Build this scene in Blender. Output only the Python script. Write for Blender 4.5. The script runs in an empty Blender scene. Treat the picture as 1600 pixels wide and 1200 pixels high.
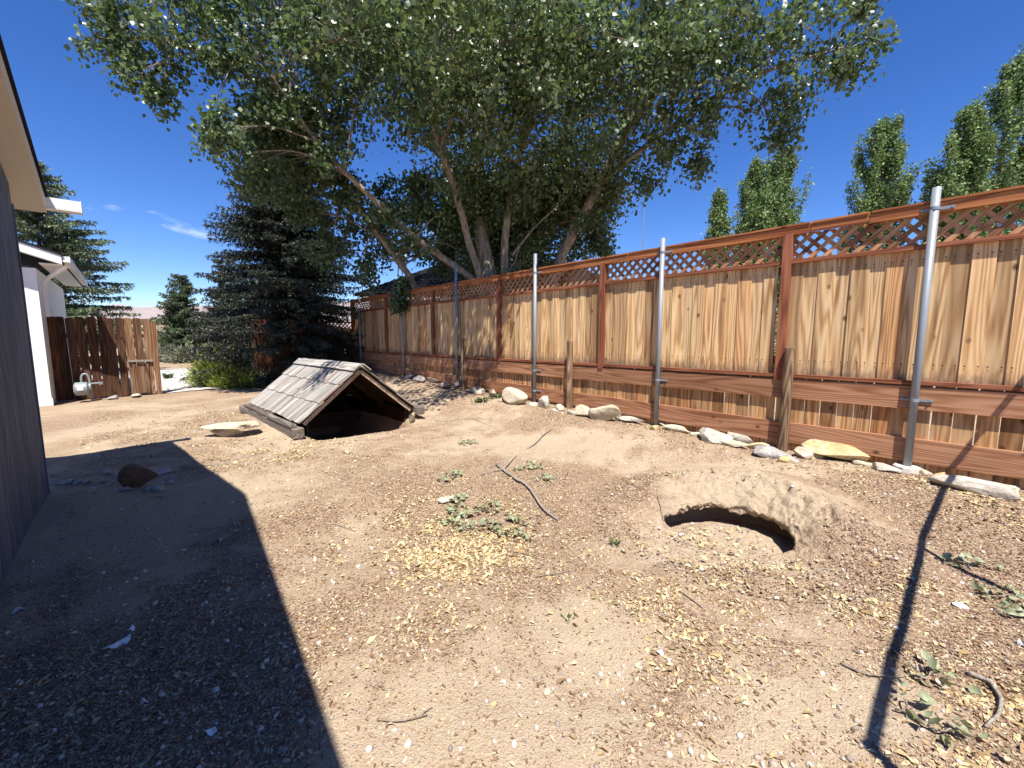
import bpy, math, random
import numpy as np
from mathutils import Vector, Matrix
R = math.radians
random.seed(7); rng = np.random.default_rng(7)
SC = bpy.context.scene
COL = SC.collection

# ------------------------------------------------------------------ camera
CAM_H, CAM_F, CAM_P = 1.45, 650.0, R(6.3)
cam = bpy.data.cameras.new('camera'); camo = bpy.data.objects.new('camera', cam); COL.objects.link(camo)
camo.location = (0, 0, CAM_H); camo.rotation_euler = (R(90) - CAM_P, 0, 0)
cam.sensor_width = 36; cam.lens = 36 * CAM_F / 1600; cam.clip_start = .05; cam.clip_end = 9000
SC.camera = camo
# ------------------------------------------------------------------ light
SUN_EL, SUN_H = R(63), (0.139, -0.990)
W = bpy.data.worlds.new('World'); SC.world = W; W.use_nodes = True
wn, wl = W.node_tree.nodes, W.node_tree.links
wn.clear()
w_out = wn.new('ShaderNodeOutputWorld'); w_bg = wn.new('ShaderNodeBackground'); w_bg.inputs[1].default_value = .102
sky = wn.new('ShaderNodeTexSky'); sky.sky_type = 'NISHITA'; sky.sun_disc = False
sky.sun_elevation = SUN_EL; sky.sun_rotation = math.atan2(SUN_H[0], SUN_H[1]); sky.altitude = 1600
sky.air_density = .95; sky.dust_density = 0.; sky.ozone_density = 3.0
hs = wn.new('ShaderNodeHueSaturation'); hs.inputs['Hue'].default_value = .514; hs.inputs['Saturation'].default_value = 1.28
wl.new(sky.outputs[0], hs.inputs['Color'])
# thin fair-weather cloud wisps, the same all round the sky
tc = wn.new('ShaderNodeTexCoord'); mp = wn.new('ShaderNodeMapping'); mp.inputs['Scale'].default_value = (1.0, 1.0, 3.2)
mp.inputs['Location'].default_value = (9.7, 3.3, 8.4)
wl.new(tc.outputs['Generated'], mp.inputs[0])
cn = wn.new('ShaderNodeTexNoise'); cn.inputs['Scale'].default_value = 3.4; cn.inputs['Detail'].default_value = 7; cn.inputs['Roughness'].default_value = .55
wl.new(mp.outputs[0], cn.inputs['Vector'])
cr = wn.new('ShaderNodeValToRGB'); cr.color_ramp.elements[0].position = .645; cr.color_ramp.elements[1].position = .86
wl.new(cn.outputs[0], cr.inputs[0])
cm = wn.new('ShaderNodeMix'); cm.data_type = 'RGBA'; cm.inputs['B'].default_value = (9, 9.4, 10, 1)
wl.new(cr.outputs[0], cm.inputs['Factor']); wl.new(hs.outputs[0], cm.inputs['A'])
wl.new(cm.outputs['Result'], w_bg.inputs[0]); wl.new(w_bg.outputs[0], w_out.inputs[0])
sl = bpy.data.lights.new('sun', 'SUN'); sl.energy = 5.0; sl.angle = R(.53); sl.color = (1, .95, .87)
so = bpy.data.objects.new('sun', sl); COL.objects.link(so); so.location = (3, -8, 20)
so.rotation_euler = Vector((-SUN_H[0] * math.cos(SUN_EL), -SUN_H[1] * math.cos(SUN_EL), -math.sin(SUN_EL))).to_track_quat('-Z', 'Y').to_euler()
vs = SC.view_settings; vs.view_transform = 'Standard'; vs.look = 'None'; vs.exposure = .92; vs.gamma = 1; vs.use_curve_mapping = False

# ------------------------------------------------------------------ helpers
U = np.array([-.677, .736, 0.]); N = np.array([.736, .677, 0.]); UP = np.array([0, 0, 1.])
FN = 5.475; S0 = 1.418          # fence plane (n) and the place of its first post (s)
def SN(s, n, z=0.): return U * s + N * n + UP * z
def sm(a, b, x):
    t = np.clip((x - a) / (b - a), 0, 1); return t * t * (3 - 2 * t)
def _h(ix, iy, iz=0):
    v = np.sin(ix * 127.1 + iy * 311.7 + iz * 74.7) * 43758.5453; return v - np.floor(v)
def vn(x, y, z=None):
    x = np.asarray(x, float); y = np.asarray(y, float)
    z = np.zeros_like(x) if z is None else np.asarray(z, float)
    i, j, k = np.floor(x), np.floor(y), np.floor(z); f, g, h = x - i, y - j, z - k
    f, g, h = f * f * (3 - 2 * f), g * g * (3 - 2 * g), h * h * (3 - 2 * h)
    def lay(kk):
        a = _h(i, j, kk) * (1 - f) + _h(i + 1, j, kk) * f; b = _h(i, j + 1, kk) * (1 - f) + _h(i + 1, j + 1, kk) * f
        return a * (1 - g) + b * g
    return (lay(k) * (1 - h) + lay(k + 1) * h) * 2 - 1
def fbm(x, y, z=None, o=4):
    r = 0; a = 1.; t = 0
    x = np.asarray(x, float); y = np.asarray(y, float)
    for q in range(o):
        r = r + a * vn(x * 2**q + q * 17.3, y * 2**q + q * 9.1, None if z is None else np.asarray(z) * 2**q); t += a; a *= .5
    return r / t
BC = np.array([1.66, 3.1])       # burrow centre
KO = np.array([-2.37, 6.5, 0]); KL = np.array([math.cos(R(135)), math.sin(R(135)), 0]); KW = np.array([math.sin(R(135)), -math.cos(R(135)), 0])
def hgt(x, y, fine=True):
    x = np.asarray(x, float); y = np.asarray(y, float)
    s = U[0] * x + U[1] * y; n = N[0] * x + N[1] * y
    h = .05 * sm(6, 10, y) * (1 - sm(30, 60, y))
    h = h + sm(3.7, 5.1, n) * (.19 + .021 * np.clip(s - S0, 0, 11)) * (1 - sm(12.6, 14.5, s))
    h = h - .12 * np.exp(-(((x + .42) / .95)**2 + ((y - 3.15) / .75)**2)**1.4)          # leaf-filled dip
    h = h + .06 * np.exp(-(((x + 1.5) / .5)**2 + ((y - 3.4) / .9)**2))
    h = h + .05 * np.exp(-(((x - .6) / .7)**2 + ((y - 4.7) / .6)**2))
    rd = np.hypot(x, y); h = h + 3.6 * sm(26, 95, rd) + .006 * np.clip(rd - 95, 0, 900)
    near = (1 - sm(14, 30, rd))
    h = h + near * (.035 * fbm(x * .9, y * .9, o=2) + .016 * fbm(x * 3.1 + 5, y * 3.1, o=2))
    if fine: h = h + near * (.008 * fbm(x * 11, y * 11, o=3))
    # pit under the kennel roof
    l = (x - KO[0]) * KL[0] + (y - KO[1]) * KL[1]; w = (x - KO[0]) * KW[0] + (y - KO[1]) * KW[1]
    pit = sm(.86, .6, np.abs(w)) * sm(-.35, .35, l) * sm(2.62, 2.4, l)
    h = h - .58 * pit + .07 * np.exp(-((np.abs(w) - .98) / .22)**2) * sm(-.3, .2, l) * sm(2.9, 2.4, l)
    return h
def litter(x, y):      # 0 bare dirt .. 1 matted leaf fragments; also paints the kennel floor's shade
    x = np.asarray(x, float); y = np.asarray(y, float)
    a = fbm(x * .8 + 2.2, y * .8 + 5.1, o=3) * .9 + fbm(x * 3.3 + 1, y * 3.3, o=3) * .45 + .10
    def b(cx_, cy_, rx, ry): return np.exp(-((x - cx_) / rx)**2 - ((y - cy_) / ry)**2)
    a = a - .55 * b(-.45, 1.55, .55, .4) - .35 * b(.35, 2.0, .4, .25) - 1.15 * b(BC[0] + .1, BC[1] + .15, 1.05, .95) - .8 * b(.5, 5.6, 1.3, .45) - .45 * b(-1.2, 2.9, .5, .6) - .4 * b(-2.6, 3.6, .6, .5)
    a = a + .45 * b(2.6, 2.4, .9, 1.0) + .35 * b(-.3, 3.3, .8, .7) + .35 * b(.6, 3.9, 1., .7) + .3 * b(-3.2, 5.4, 1.2, .8)
    kl = (x - KO[0]) * KL[0] + (y - KO[1]) * KL[1]; kw = (x - KO[0]) * KW[0] + (y - KO[1]) * KW[1]
    a = a + 1.5 * sm(.86, .7, np.abs(kw)) * sm(-.1, .3, kl) * sm(2.7, 2.5, kl)  # darkens the soil colour inside the kennel to deepen its shade
    return sm(-.5, .62, a + .25 * fbm(x * 9, y * 9, o=2))
def h1(x, y): return float(hgt(np.array([x]), np.array([y]))[0])
def ray(px, py):
    v = (600 - py) / CAM_F
    return np.array([(px - 800) / CAM_F, math.cos(CAM_P) + v * math.sin(CAM_P), -math.sin(CAM_P) + v * math.cos(CAM_P)])
def at(px, py, Y): r = ray(px, py); return np.array([0, 0, CAM_H]) + r * (Y / r[1])      # point of the survey photo at a known distance
def gp(px, py):                                                                            # the same on the ground
    r = ray(px, py); z = 0.
    for _ in range(25):
        p = np.array([0, 0, CAM_H]) + r * ((z - CAM_H) / r[2]); z = .5 * z + .5 * h1(p[0], p[1])
    p[2] = h1(p[0], p[1]); return p

def mk(name, V, F, mat, parent=None, smooth=False, attr=None, loc=None):
    V = np.asarray(V, np.float32).reshape(-1, 3); me = bpy.data.meshes.new(name)
    if isinstance(F, np.ndarray) and F.ndim == 2:
        k = F.shape[1]; me.vertices.add(len(V)); me.vertices.foreach_set('co', V.ravel())
        me.loops.add(F.size); me.loops.foreach_set('vertex_index', F.astype(np.int32).ravel())
        me.polygons.add(len(F)); me.polygons.foreach_set('loop_start', np.arange(0, F.size, k, dtype=np.int32))
        me.update(calc_edges=True)
    else:
        me.from_pydata(V.tolist(), [], [list(f) for f in F]); me.update()
    if smooth: me.polygons.foreach_set('use_smooth', np.ones(len(me.polygons), bool))
    if attr is not None:
        a = me.attributes.new('col', 'FLOAT', 'POINT'); a.data.foreach_set('value', np.asarray(attr, np.float32))
    me.validate()
    if mat is not None: me.materials.append(mat)
    return link(name, me, parent, loc)
def link(name, me, parent=None, loc=None):
    o = bpy.data.objects.new(name, me); COL.objects.link(o)
    if parent is not None: o.parent = parent
    if loc is not None: o.location = Vector(loc)
    return o
def tag(o, label, cat, group=None, kind=None):
    if label: o['label'] = label
    if cat: o['category'] = cat
    if group: o['group'] = group
    if kind: o['kind'] = kind
    return o
def empty(name, loc, label, cat, group=None):
    o = bpy.data.objects.new(name, None); COL.objects.link(o); o.location = Vector(loc); o.empty_display_size = .1
    return tag(o, label, cat, group)
class MB:
    def __init__(s): s.v = []; s.f = []
    def add(s, V, F):
        b = len(s.v); s.v += [tuple(map(float, p)) for p in V]; s.f += [tuple(int(i) + b for i in f) for f in F]; return s
    def box(s, o, a, b, c):      # corner-centred oriented box: centre o, full axes a,b,c
        o, a, b, c = [np.asarray(q, float) for q in (o, a, b, c)]
        if np.dot(np.cross(a, b), c) < 0: a = -a
        P = [o + (i * a + j * b + k * c) / 2 for k in (-1, 1) for j in (-1, 1) for i in (-1, 1)]
        return s.add(P, [(0, 2, 3, 1), (4, 5, 7, 6), (0, 1, 5, 4), (2, 6, 7, 3), (0, 4, 6, 2), (1, 3, 7, 5)])
    def tube(s, pts, rad, n=8, cap=True):
        V, F = tube(pts, rad, n, cap); return s.add(V, F)
    def prism(s, poly, d):       # planar polygon (3-D points) pushed along d
        poly = [np.asarray(p, float) for p in poly]; d = np.asarray(d, float); k = len(poly)
        nrm = sum((np.cross(poly[i] - poly[0], poly[(i + 1) % k] - poly[0]) for i in range(1, k)), np.zeros(3))
        if np.dot(nrm, d) > 0: poly = poly[::-1]
        return s.add(poly + [p + d for p in poly], [tuple(range(k)), tuple(range(2 * k - 1, k - 1, -1))] + [(i, i + k, (i + 1) % k + k, (i + 1) % k) for i in range(k)])
    def build(s, name, mat, parent=None, loc=None, smooth=False, bevel=0, **kw):
        V = np.array(s.v)
        if loc is not None: V = V - np.asarray(loc, float)
        o = mk(name, V, s.f, mat, parent, smooth, loc=loc)
        if bevel:
            m = o.modifiers.new('bevel', 'BEVEL'); m.width = bevel; m.segments = 1; m.limit_method = 'ANGLE'
        return o
def tube(pts, rad, n=8, cap=True):
    P = np.asarray(pts, float); m = len(P); rad = np.broadcast_to(np.asarray(rad, float), (m,))
    T = np.gradient(P, axis=0); T /= np.linalg.norm(T, axis=1)[:, None] + 1e-9
    ref = np.array([0, 0, 1.]) if abs(T[0, 2]) < .9 else np.array([1., 0, 0])
    A = np.cross(T, ref); A /= np.linalg.norm(A, axis=1)[:, None] + 1e-9; B = np.cross(T, A)
    an = np.arange(n) * 2 * math.pi / n
    V = (P[:, None] + rad[:, None, None] * (A[:, None] * np.cos(an)[None, :, None] + B[:, None] * np.sin(an)[None, :, None])).reshape(-1, 3)
    F = [(i * n + j, (i + 1) * n + j, (i + 1) * n + (j + 1) % n, i * n + (j + 1) % n) for i in range(m - 1) for j in range(n)]
    if cap: F += [tuple(range(n)), tuple((m - 1) * n + j for j in range(n - 1, -1, -1))]
    return V, F
def smoothline(pts, k=5):
    P = np.asarray(pts, float); t = np.arange(len(P)); q = np.linspace(0, len(P) - 1, (len(P) - 1) * k + 1)
    out = np.stack([np.interp(q, t, P[:, i]) for i in range(P.shape[1])], 1)
    for _ in range(2):
        o2 = out.copy(); o2[1:-1] = (out[:-2] + 2 * out[1:-1] + out[2:]) / 4; out = o2
    return out

# ------------------------------------------------------------------ materials
class MT:
    def __init__(s, name, rough=.8, spec=.3, metal=0):
        s.m = bpy.data.materials.new(name); s.m.use_nodes = True; s.n = s.m.node_tree.nodes; s.l = s.m.node_tree.links
        s.p = s.n['Principled BSDF']; s.p.inputs['Roughness'].default_value = rough; s.p.inputs['Specular IOR Level'].default_value = spec; s.p.inputs['Metallic'].default_value = metal
        t = s.n.new('ShaderNodeTexCoord'); s.obj = t.outputs['Object']
    def set(s, inp, v):
        if isinstance(v, (int, float)): inp.default_value = v
        elif isinstance(v, (tuple, list)): inp.default_value = tuple(v) + ((1,) if len(v) == 3 and inp.type == 'RGBA' else ())
        else: s.l.new(v, inp)
    def mapv(s, scale=(1, 1, 1), loc=(0, 0, 0), rot=(0, 0, 0), vec=None):
        n = s.n.new('ShaderNodeMapping'); s.set(n.inputs[0], vec or s.obj)
        s.set(n.inputs['Scale'], scale); s.set(n.inputs['Location'], loc); n.inputs['Rotation'].default_value = rot; return n.outputs[0]
    def world(s): return s.n.new('ShaderNodeNewGeometry').outputs['Position']
    def rnd(s): return s.n.new('ShaderNodeObjectInfo').outputs['Random']
    def noise(s, scale=5, detail=4, rough=.5, vec=None, dist=0):
        n = s.n.new('ShaderNodeTexNoise'); s.set(n.inputs['Vector'], vec or s.obj); n.inputs['Scale'].default_value = scale; n.inputs['Detail'].default_value = detail
        n.inputs['Roughness'].default_value = rough; n.inputs['Distortion'].default_value = dist; return n.outputs[0]
    def voro(s, scale=5, vec=None, feat='F1', out='Distance'):
        n = s.n.new('ShaderNodeTexVoronoi'); n.feature = feat; s.set(n.inputs['Vector'], vec or s.obj); n.inputs['Scale'].default_value = scale; return n.outputs[out]
    def ramp(s, f, *stops):
        n = s.n.new('ShaderNodeValToRGB'); s.set(n.inputs[0], f); e = n.color_ramp.elements
        while len(e) < len(stops): e.new(.5)
        for i, (p, c) in enumerate(stops):
            e[i].position = p; e[i].color = tuple(c) + (1,) if not isinstance(c, (int, float)) else (c, c, c, 1)
        return n.outputs[0]
    def mix(s, f, a, b, mode='MIX'):
        n = s.n.new('ShaderNodeMix'); n.data_type = 'RGBA'; n.blend_type = mode
        s.set(n.inputs['Factor'], f); s.set(n.inputs['A'], a); s.set(n.inputs['B'], b); return n.outputs['Result']
    def math(s, op, a, b=0.):
        n = s.n.new('ShaderNodeMath'); n.operation = op; s.set(n.inputs[0], a); s.set(n.inputs[1], b); return n.outputs[0]
    def sep(s, v=None):
        n = s.n.new('ShaderNodeSeparateXYZ'); s.l.new(v or s.obj, n.inputs[0]); return n.outputs
    def comb(s, x, y, z):
        n = s.n.new('ShaderNodeCombineXYZ'); [s.set(n.inputs[i], q) for i, q in enumerate((x, y, z))]; return n.outputs[0]
    def attr(s, name='col'):
        n = s.n.new('ShaderNodeAttribute'); n.attribute_name = name; return n.outputs['Fac']
    def color(s, c): s.set(s.p.inputs['Base Color'], c); return s
    def bump(s, h, strength=.3, dist=.01):
        n = s.n.new('ShaderNodeBump'); n.inputs['Strength'].default_value = strength; n.inputs['Distance'].default_value = dist; s.l.new(h, n.inputs['Height']); s.l.new(n.outputs[0], s.p.inputs['Normal']); return s
def wood(name, light, mid, dark, rough=.75, axis=2, gscale=1., stain=None, grey=None, knots=True, var=.35, nails=()):
    m = MT(name, rough, .2); r = m.rnd(); off = m.math('MULTIPLY', r, 57.)
    sc = [9 * gscale] * 3; sc[axis] = .55 * gscale
    v = m.mapv(tuple(sc), m.comb(off, off, off))
    field = m.noise(.62, 1.5, .45, v)                      # growth rings as contour lines of one smooth field
    ring = m.math('ADD', m.math('MULTIPLY', m.math('SINE', m.math('MULTIPLY', field, 85.)), .5), .5)
    sf = [40 * gscale] * 3; sf[axis] = 1.6 * gscale
    fine = m.noise(1., 4, .6, m.mapv(tuple(sf), m.comb(off, off, off)))
    broad = m.noise(.8, 2, .5, v)
    g = m.math('ADD', m.math('MULTIPLY', ring, .26), m.math('ADD', m.math('MULTIPLY', fine, .42), m.math('MULTIPLY', broad, .34)))
    c = m.ramp(g, (.32, dark), (.5, mid), (.68, light))
    if knots:
        sk = [5.] * 3; sk[axis] = 3.2
        k = m.voro(1.0, m.mapv(tuple(sk), m.comb(off, m.math('MULTIPLY', r, 31.), off)))
        c = m.mix(m.ramp(k, (.05, 1.), (.13, 0.)), c, tuple(q * .45 for q in dark))
    # each piece its own tone
    c = m.mix(1., c, m.ramp(r, (0, (1 - var, 1 - var * 1.1, 1 - var * 1.15)), (.3, (.93,) * 3), (.55, (1.05, 1.05, 1.05)), (.8, (1 + var * .45, 1 + var * .4, 1 + var * .35)), (1, (1 - var * .2, 1 - var * .6, 1 - var * .85))), 'MULTIPLY')
    if stain:      # run-off streaks
        ss = [14.] * 3; ss[axis] = .9
        st = m.noise(1., 3, .55, m.mapv(tuple(ss), m.comb(off, off, off)))
        c = m.mix(m.math('MULTIPLY', m.ramp(st, (.56, 0.), (.74, 1.)), .8), c, stain)
    if grey:       # weathered foot of the board
        z = m.sep()[axis]; nz = m.noise(9, 3, .6, m.mapv((3., 3., 1.), m.comb(off, off, off)))
        f = m.math('SUBTRACT', m.math('MULTIPLY', nz, .34), z)
        c = m.mix(m.ramp(f, (.04, 0.), (.2, .8)), c, grey)
    for zn in nails:      # nail heads with a short rust run below
        X_ = m.math('SUBTRACT', m.math('ABSOLUTE', m.sep()[0]), .04); Z_ = m.math('SUBTRACT', m.sep()[2], zn)
        d2 = m.math('ADD', m.math('MULTIPLY', X_, X_), m.math('MULTIPLY', Z_, Z_))
        c = m.mix(m.ramp(m.math('MULTIPLY', d2, 20000.), (.7, 1.), (1., 0.)), c, (.05, .04, .035))
        run = m.math('ADD', m.math('MULTIPLY', m.math('ABSOLUTE', X_), 120.), m.math('MULTIPLY', m.math('ABSOLUTE', m.math('ADD', Z_, .03)), 30.))
        c = m.mix(m.ramp(run, (.2, .55), (1., 0.)), c, (.14, .075, .04))
    m.color(c).bump(g, .3, .003); return m.m
M = {}
M['cedar'] = wood('cedar_board', (.74, .53, .30), (.61, .40, .195), (.36, .195, .085), stain=(.19, .10, .05), grey=(.12, .095, .07), var=.42, nails=(.155, 1.13))
M['cedar_low'] = wood('cedar_low_board', (.55, .35, .18), (.43, .245, .11), (.25, .12, .045), stain=(.15, .06, .022), grey=(.24, .2, .15), var=.45)
M['redwood'] = wood('redwood_stain', (.32, .125, .065), (.245, .085, .043), (.14, .045, .024), knots=False, var=.15)
M['redrail'] = wood('redwood_rail', (.32, .125, .065), (.245, .085, .043), (.14, .045, .024), axis=0, knots=False, var=.15)
M['cap'] = wood('cap_rail', (.46, .19, .075), (.36, .13, .048), (.2, .06, .022), axis=0, var=.2)
M['kick'] = wood('kick_board', (.42, .225, .13), (.33, .16, .085), (.2, .085, .042), axis=0, var=.2)
M['lattice'] = wood('lattice_strip', (.5, .31, .17), (.4, .215, .105), (.22, .095, .042), axis=0, gscale=2, knots=False, var=.45)
M['post'] = wood('weathered_post', (.36, .27, .18), (.24, .155, .09), (.1, .055, .03), stain=(.10, .05, .025), var=.15)
M['shake'] = wood('grey_shake', (.43, .405, .37), (.30, .28, .255), (.15, .138, .122), axis=0, knots=False, var=.38)
M['timber'] = wood('grey_timber', (.25, .215, .18), (.17, .145, .12), (.08, .066, .055), axis=0, knots=False, var=.25)
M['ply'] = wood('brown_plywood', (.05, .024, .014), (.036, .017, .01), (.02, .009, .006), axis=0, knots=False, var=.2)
M['trim'] = wood('pale_trim', (.5, .4, .29), (.4, .3, .2), (.24, .16, .1), axis=0, knots=False, var=.15)
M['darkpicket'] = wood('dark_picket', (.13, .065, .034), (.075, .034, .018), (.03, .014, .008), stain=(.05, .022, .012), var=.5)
M['greypicket'] = wood('weathered_picket', (.3, .2, .12), (.2, .095, .045), (.09, .04, .02), stain=(.22, .18, .14), grey=(.26, .2, .14), var=.35)

def plain(name, c, rough=.7, spec=.3, metal=0, ns=20, amt=.25, bump=.15):
    m = MT(name, rough, spec, metal); n = m.noise(ns, 5, .6)
    m.color(m.mix(n, tuple(q * (1 - amt) for q in c), tuple(min(1, q * (1 + amt)) for q in c))).bump(n, bump, .004); return m.m
M['siding'] = wood('blue_grey_siding', (.155, .18, .225), (.115, .137, .178), (.065, .078, .105), knots=False, var=.12, gscale=1.5)
M['cream'] = plain('cream_paint', (.70, .63, .52), .6, ns=4, amt=.06)
M['white'] = plain('white_paint', (.80, .79, .76), .5, ns=5, amt=.05)
M['greytrim'] = plain('grey_trim', (.22, .24, .27), .6, ns=6)
M['asphalt'] = plain('dark_shingle', (.024, .022, .022), .95, .1, ns=60, amt=.5, bump=.5)
M['galv'] = plain('galvanised_steel', (.25, .275, .30), .5, .5, .15, ns=35, amt=.16, bump=.05)
M['grey_enamel'] = plain('grey_enamel', (.23, .25, .26), .45, .5, 0, ns=15, amt=.12)
M['concrete'] = plain('concrete', (.52, .49, .44), .9, ns=25, amt=.25, bump=.5)
M['scrap'] = plain('pale_scrap', (.62, .63, .66), .8, ns=30, amt=.15)
def rockmat(name, a, b, c):
    m = MT(name, .9, .2); r = m.rnd(); o = m.math('MULTIPLY', r, 40.); v = m.mapv((1, 1, 1), m.comb(o, o, o))
    n = m.noise(4, 6, .6, v); f = m.noise(26, 5, .65, v)
    k = m.ramp(n, (.3, a), (.55, b), (.75, c)); k = m.mix(m.ramp(f, (.35, .5), (.6, 0.)), k, tuple(q * .55 for q in a))
    m.color(k).bump(m.math('ADD', n, f), .6, .02); return m.m
M['rock'] = rockmat('tan_rock', (.42, .34, .24), (.56, .48, .36), (.68, .61, .5))
M['rock_y'] = rockmat('yellow_rock', (.45, .33, .15), (.6, .47, .25), (.66, .57, .4))
M['rock_g'] = rockmat('grey_rock', (.27, .25, .24), (.38, .35, .33), (.5, .46, .42))
M['rock_w'] = rockmat('white_rock', (.4, .35, .28), (.54, .49, .41), (.64, .6, .52))
M['rock_r'] = rockmat('red_rock', (.17, .10, .065), (.24, .145, .095), (.3, .2, .14))

def soil(name):
    m = MT(name, .95, .12); w = m.world()
    midn = m.noise(4.5, 4, .6, w); fin = m.noise(38, 5, .7, w); fin2 = m.noise(150, 3, .6, w)
    f = m.math('ADD', m.attr(), m.math('MULTIPLY', m.math('SUBTRACT', midn, .5), .7))
    base = m.ramp(f, (.05, (.43, .34, .24)), (.4, (.355, .267, .182)), (.95, (.26, .178, .118)))
    chips = m.voro(105, w, out='Color')
    cb = m.ramp(m.sep(chips)[0], (.0, (.17, .10, .066)), (.3, (.25, .16, .105)), (.7, (.36, .26, .18)), (.93, (.58, .48, .34)))
    amt = m.ramp(f, (.1, .18), (.8, .85))
    c = m.mix(m.math('MULTIPLY', amt, m.ramp(fin, (.35, .25), (.62, 1.))), base, cb)
    c = m.mix(m.ramp(fin2, (.3, .28), (.48, 0.)), c, (.13, .085, .055))
    m.color(c).bump(m.math('ADD', m.math('MULTIPLY', fin, .8), m.math('ADD', m.math('MULTIPLY', fin2, .4), m.math('MULTIPLY', m.voro(105, w), .3))), .85, .02); return m.m
M['soil'] = soil('yard_soil'); M['clay'] = M['soil']
def flake(name, *cols, rough=.75, trans=0.):
    m = MT(name, rough, .3); a = m.attr(); m.color(m.ramp(a, *[(i / max(1, len(cols) - 1), c) for i, c in enumerate(cols)])); return m.m
M['chip'] = flake('brown_chips', (.15, .085, .052), (.24, .15, .095), (.35, .25, .165), (.5, .41, .28))
M['yleaf'] = flake('yellow_leaves', (.2, .12, .06), (.36, .25, .12), (.52, .42, .22), (.58, .5, .31))
M['pebble'] = flake('pebbles', (.22, .18, .15), (.42, .36, .3), (.6, .56, .5))
def leafmat(name, cols, trans, tcol, rough=.38, spec=.5):
    m = MT(name, rough, spec); a = m.attr(); c = m.ramp(a, *[(i / max(1, len(cols) - 1), q) for i, q in enumerate(cols)]); m.color(c)
    t = m.n.new('ShaderNodeBsdfTranslucent'); m.set(t.inputs[0], m.mix(.5, c, tcol))
    x = m.n.new('ShaderNodeMixShader'); x.inputs[0].default_value = trans
    m.l.new(m.p.outputs[0], x.inputs[1]); m.l.new(t.outputs[0], x.inputs[2]); m.l.new(x.outputs[0], m.n['Material Output'].inputs[0]); return m.m
M['cleaf'] = leafmat('cottonwood_leaf', [(.036, .062, .025), (.095, .14, .06), (.22, .275, .15)], .34, (.22, .32, .06), .36, .5)
M['pleaf'] = leafmat('poplar_leaf', rough=.55, spec=.3, cols=[(.08, .135, .045), (.155, .23, .08), (.26, .33, .15)], trans=.25, tcol=(.2, .3, .05))
M['gleaf'] = leafmat('wilted_leaf', [(.17, .19, .105), (.31, .335, .2), (.47, .48, .33)], .2, (.25, .3, .1), .5, .4)
M['bneedle'] = leafmat('blue_spruce_needle', [(.016, .022, .014), (.034, .043, .03), (.09, .102, .08)], .08, (.1, .15, .1), .5, .35)
M['gneedle'] = leafmat('green_spruce_needle', [(.05, .07, .035), (.10, .135, .065), (.17, .205, .11)], .1, (.15, .2, .06), .5, .35)
M['juniper'] = leafmat('gold_juniper', [(.09, .13, .025), (.21, .26, .045), (.36, .38, .08)], .2, (.35, .4, .05), .5, .3)
M['sage'] = leafmat('sage_leaf', [(.12, .13, .08), (.2, .21, .14), (.28, .29, .21)], .1, (.2, .2, .1), .7, .2)
M['tuft'] = leafmat('green_tuft', [(.04, .08, .02), (.07, .13, .03)], .2, (.1, .2, .04), .5, .3)
def bark(name, a, b, c, sc=(9, 9, 1.4)):
    m = MT(name, .9, .15); n = m.noise(2.2, 5, .65, m.mapv(sc, vec=m.world())); m.color(m.ramp(n, (.3, a), (.5, b), (.7, c))).bump(n, .8, .02); return m.m
M['cbark'] = bark('cottonwood_bark', (.11, .08, .058), (.25, .2, .15), (.42, .365, .29))
M['sbark'] = bark('spruce_bark', (.04, .03, .022), (.075, .055, .042), (.12, .095, .075))
M['twig'] = bark('dry_twig', (.15, .11, .085), (.28, .22, .17), (.42, .36, .29), (20, 20, 20))
M['deadwood'] = bark('grey_deadwood', (.2, .17, .14), (.3, .26, .22), (.4, .36, .31), (20, 20, 20))

# ------------------------------------------------------------------ ground
def axis(lo, hi, step, far0, far1, k=1.16):
    a = list(np.arange(lo, hi, step)); x, d = a[-1], step
    while x < far1: d *= k; x += d; a.append(x)
    x, d = lo, step; b = []
    while x > far0: d *= k; x -= d; b.append(x)
    return np.array(b[::-1] + a)
gx = axis(-5.6, 5.4, .035, -2500, 2500); gyy = axis(.7, 8.4, .035, -120, 3500)
X, Y = np.meshgrid(gx, gyy); Z = hgt(X, Y)
nx, ny = len(gx), len(gyy); I = np.arange(nx * ny).reshape(ny, nx)
F = np.stack([I[:-1, :-1], I[:-1, 1:], I[1:, 1:], I[1:, :-1]], -1).reshape(-1, 4)
cx = X.ravel()[F].mean(1); cy = Y.ravel()[F].mean(1)
F = F[np.hypot(cx - BC[0], cy - BC[1]) > 1.2]
g = mk('ground', np.stack([X, Y, Z], -1), F, M['soil'], smooth=True, attr=litter(X, Y).ravel()); g['kind'] = 'structure'; g['label'] = 'bare tan dirt yard scattered with dry leaf fragments'

# burrow: a dug hollow with an overhanging back wall, joined to the yard
na, nr = 320, 180
ph = np.linspace(0, 2 * math.pi, na, endpoint=False); uu = np.linspace(0, 1, nr)
back = np.array([(0, 0, -.13), (.22, .34, -.155), (.34, .64, -.24), (.42, .74, -.17), (.5, .66, -.09), (.58, .45, -.035), (.63, .43, .015), (.70, .55, .105), (.79, .74, .165), (.90, 1.0, .09), (1, 1.28, .0)])
frnt = np.array([(0, 0, -.13), (.22, .2, -.125), (.42, .36, -.09), (.56, .48, -.045), (.68, .6, -.005), (.8, .8, .03), (.9, 1.0, .02), (1, 1.28, .0)])
PH, UU = np.meshgrid(ph, uu)
wbk = sm(math.cos(R(112)), math.cos(R(62)), np.cos(PH - R(50)))
rb, zb = np.interp(UU, back[:, 0], back[:, 1]), np.interp(UU, back[:, 0], back[:, 2])
rf, zf = np.interp(UU, frnt[:, 0], frnt[:, 1]), np.interp(UU, frnt[:, 0], frnt[:, 2])
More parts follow.
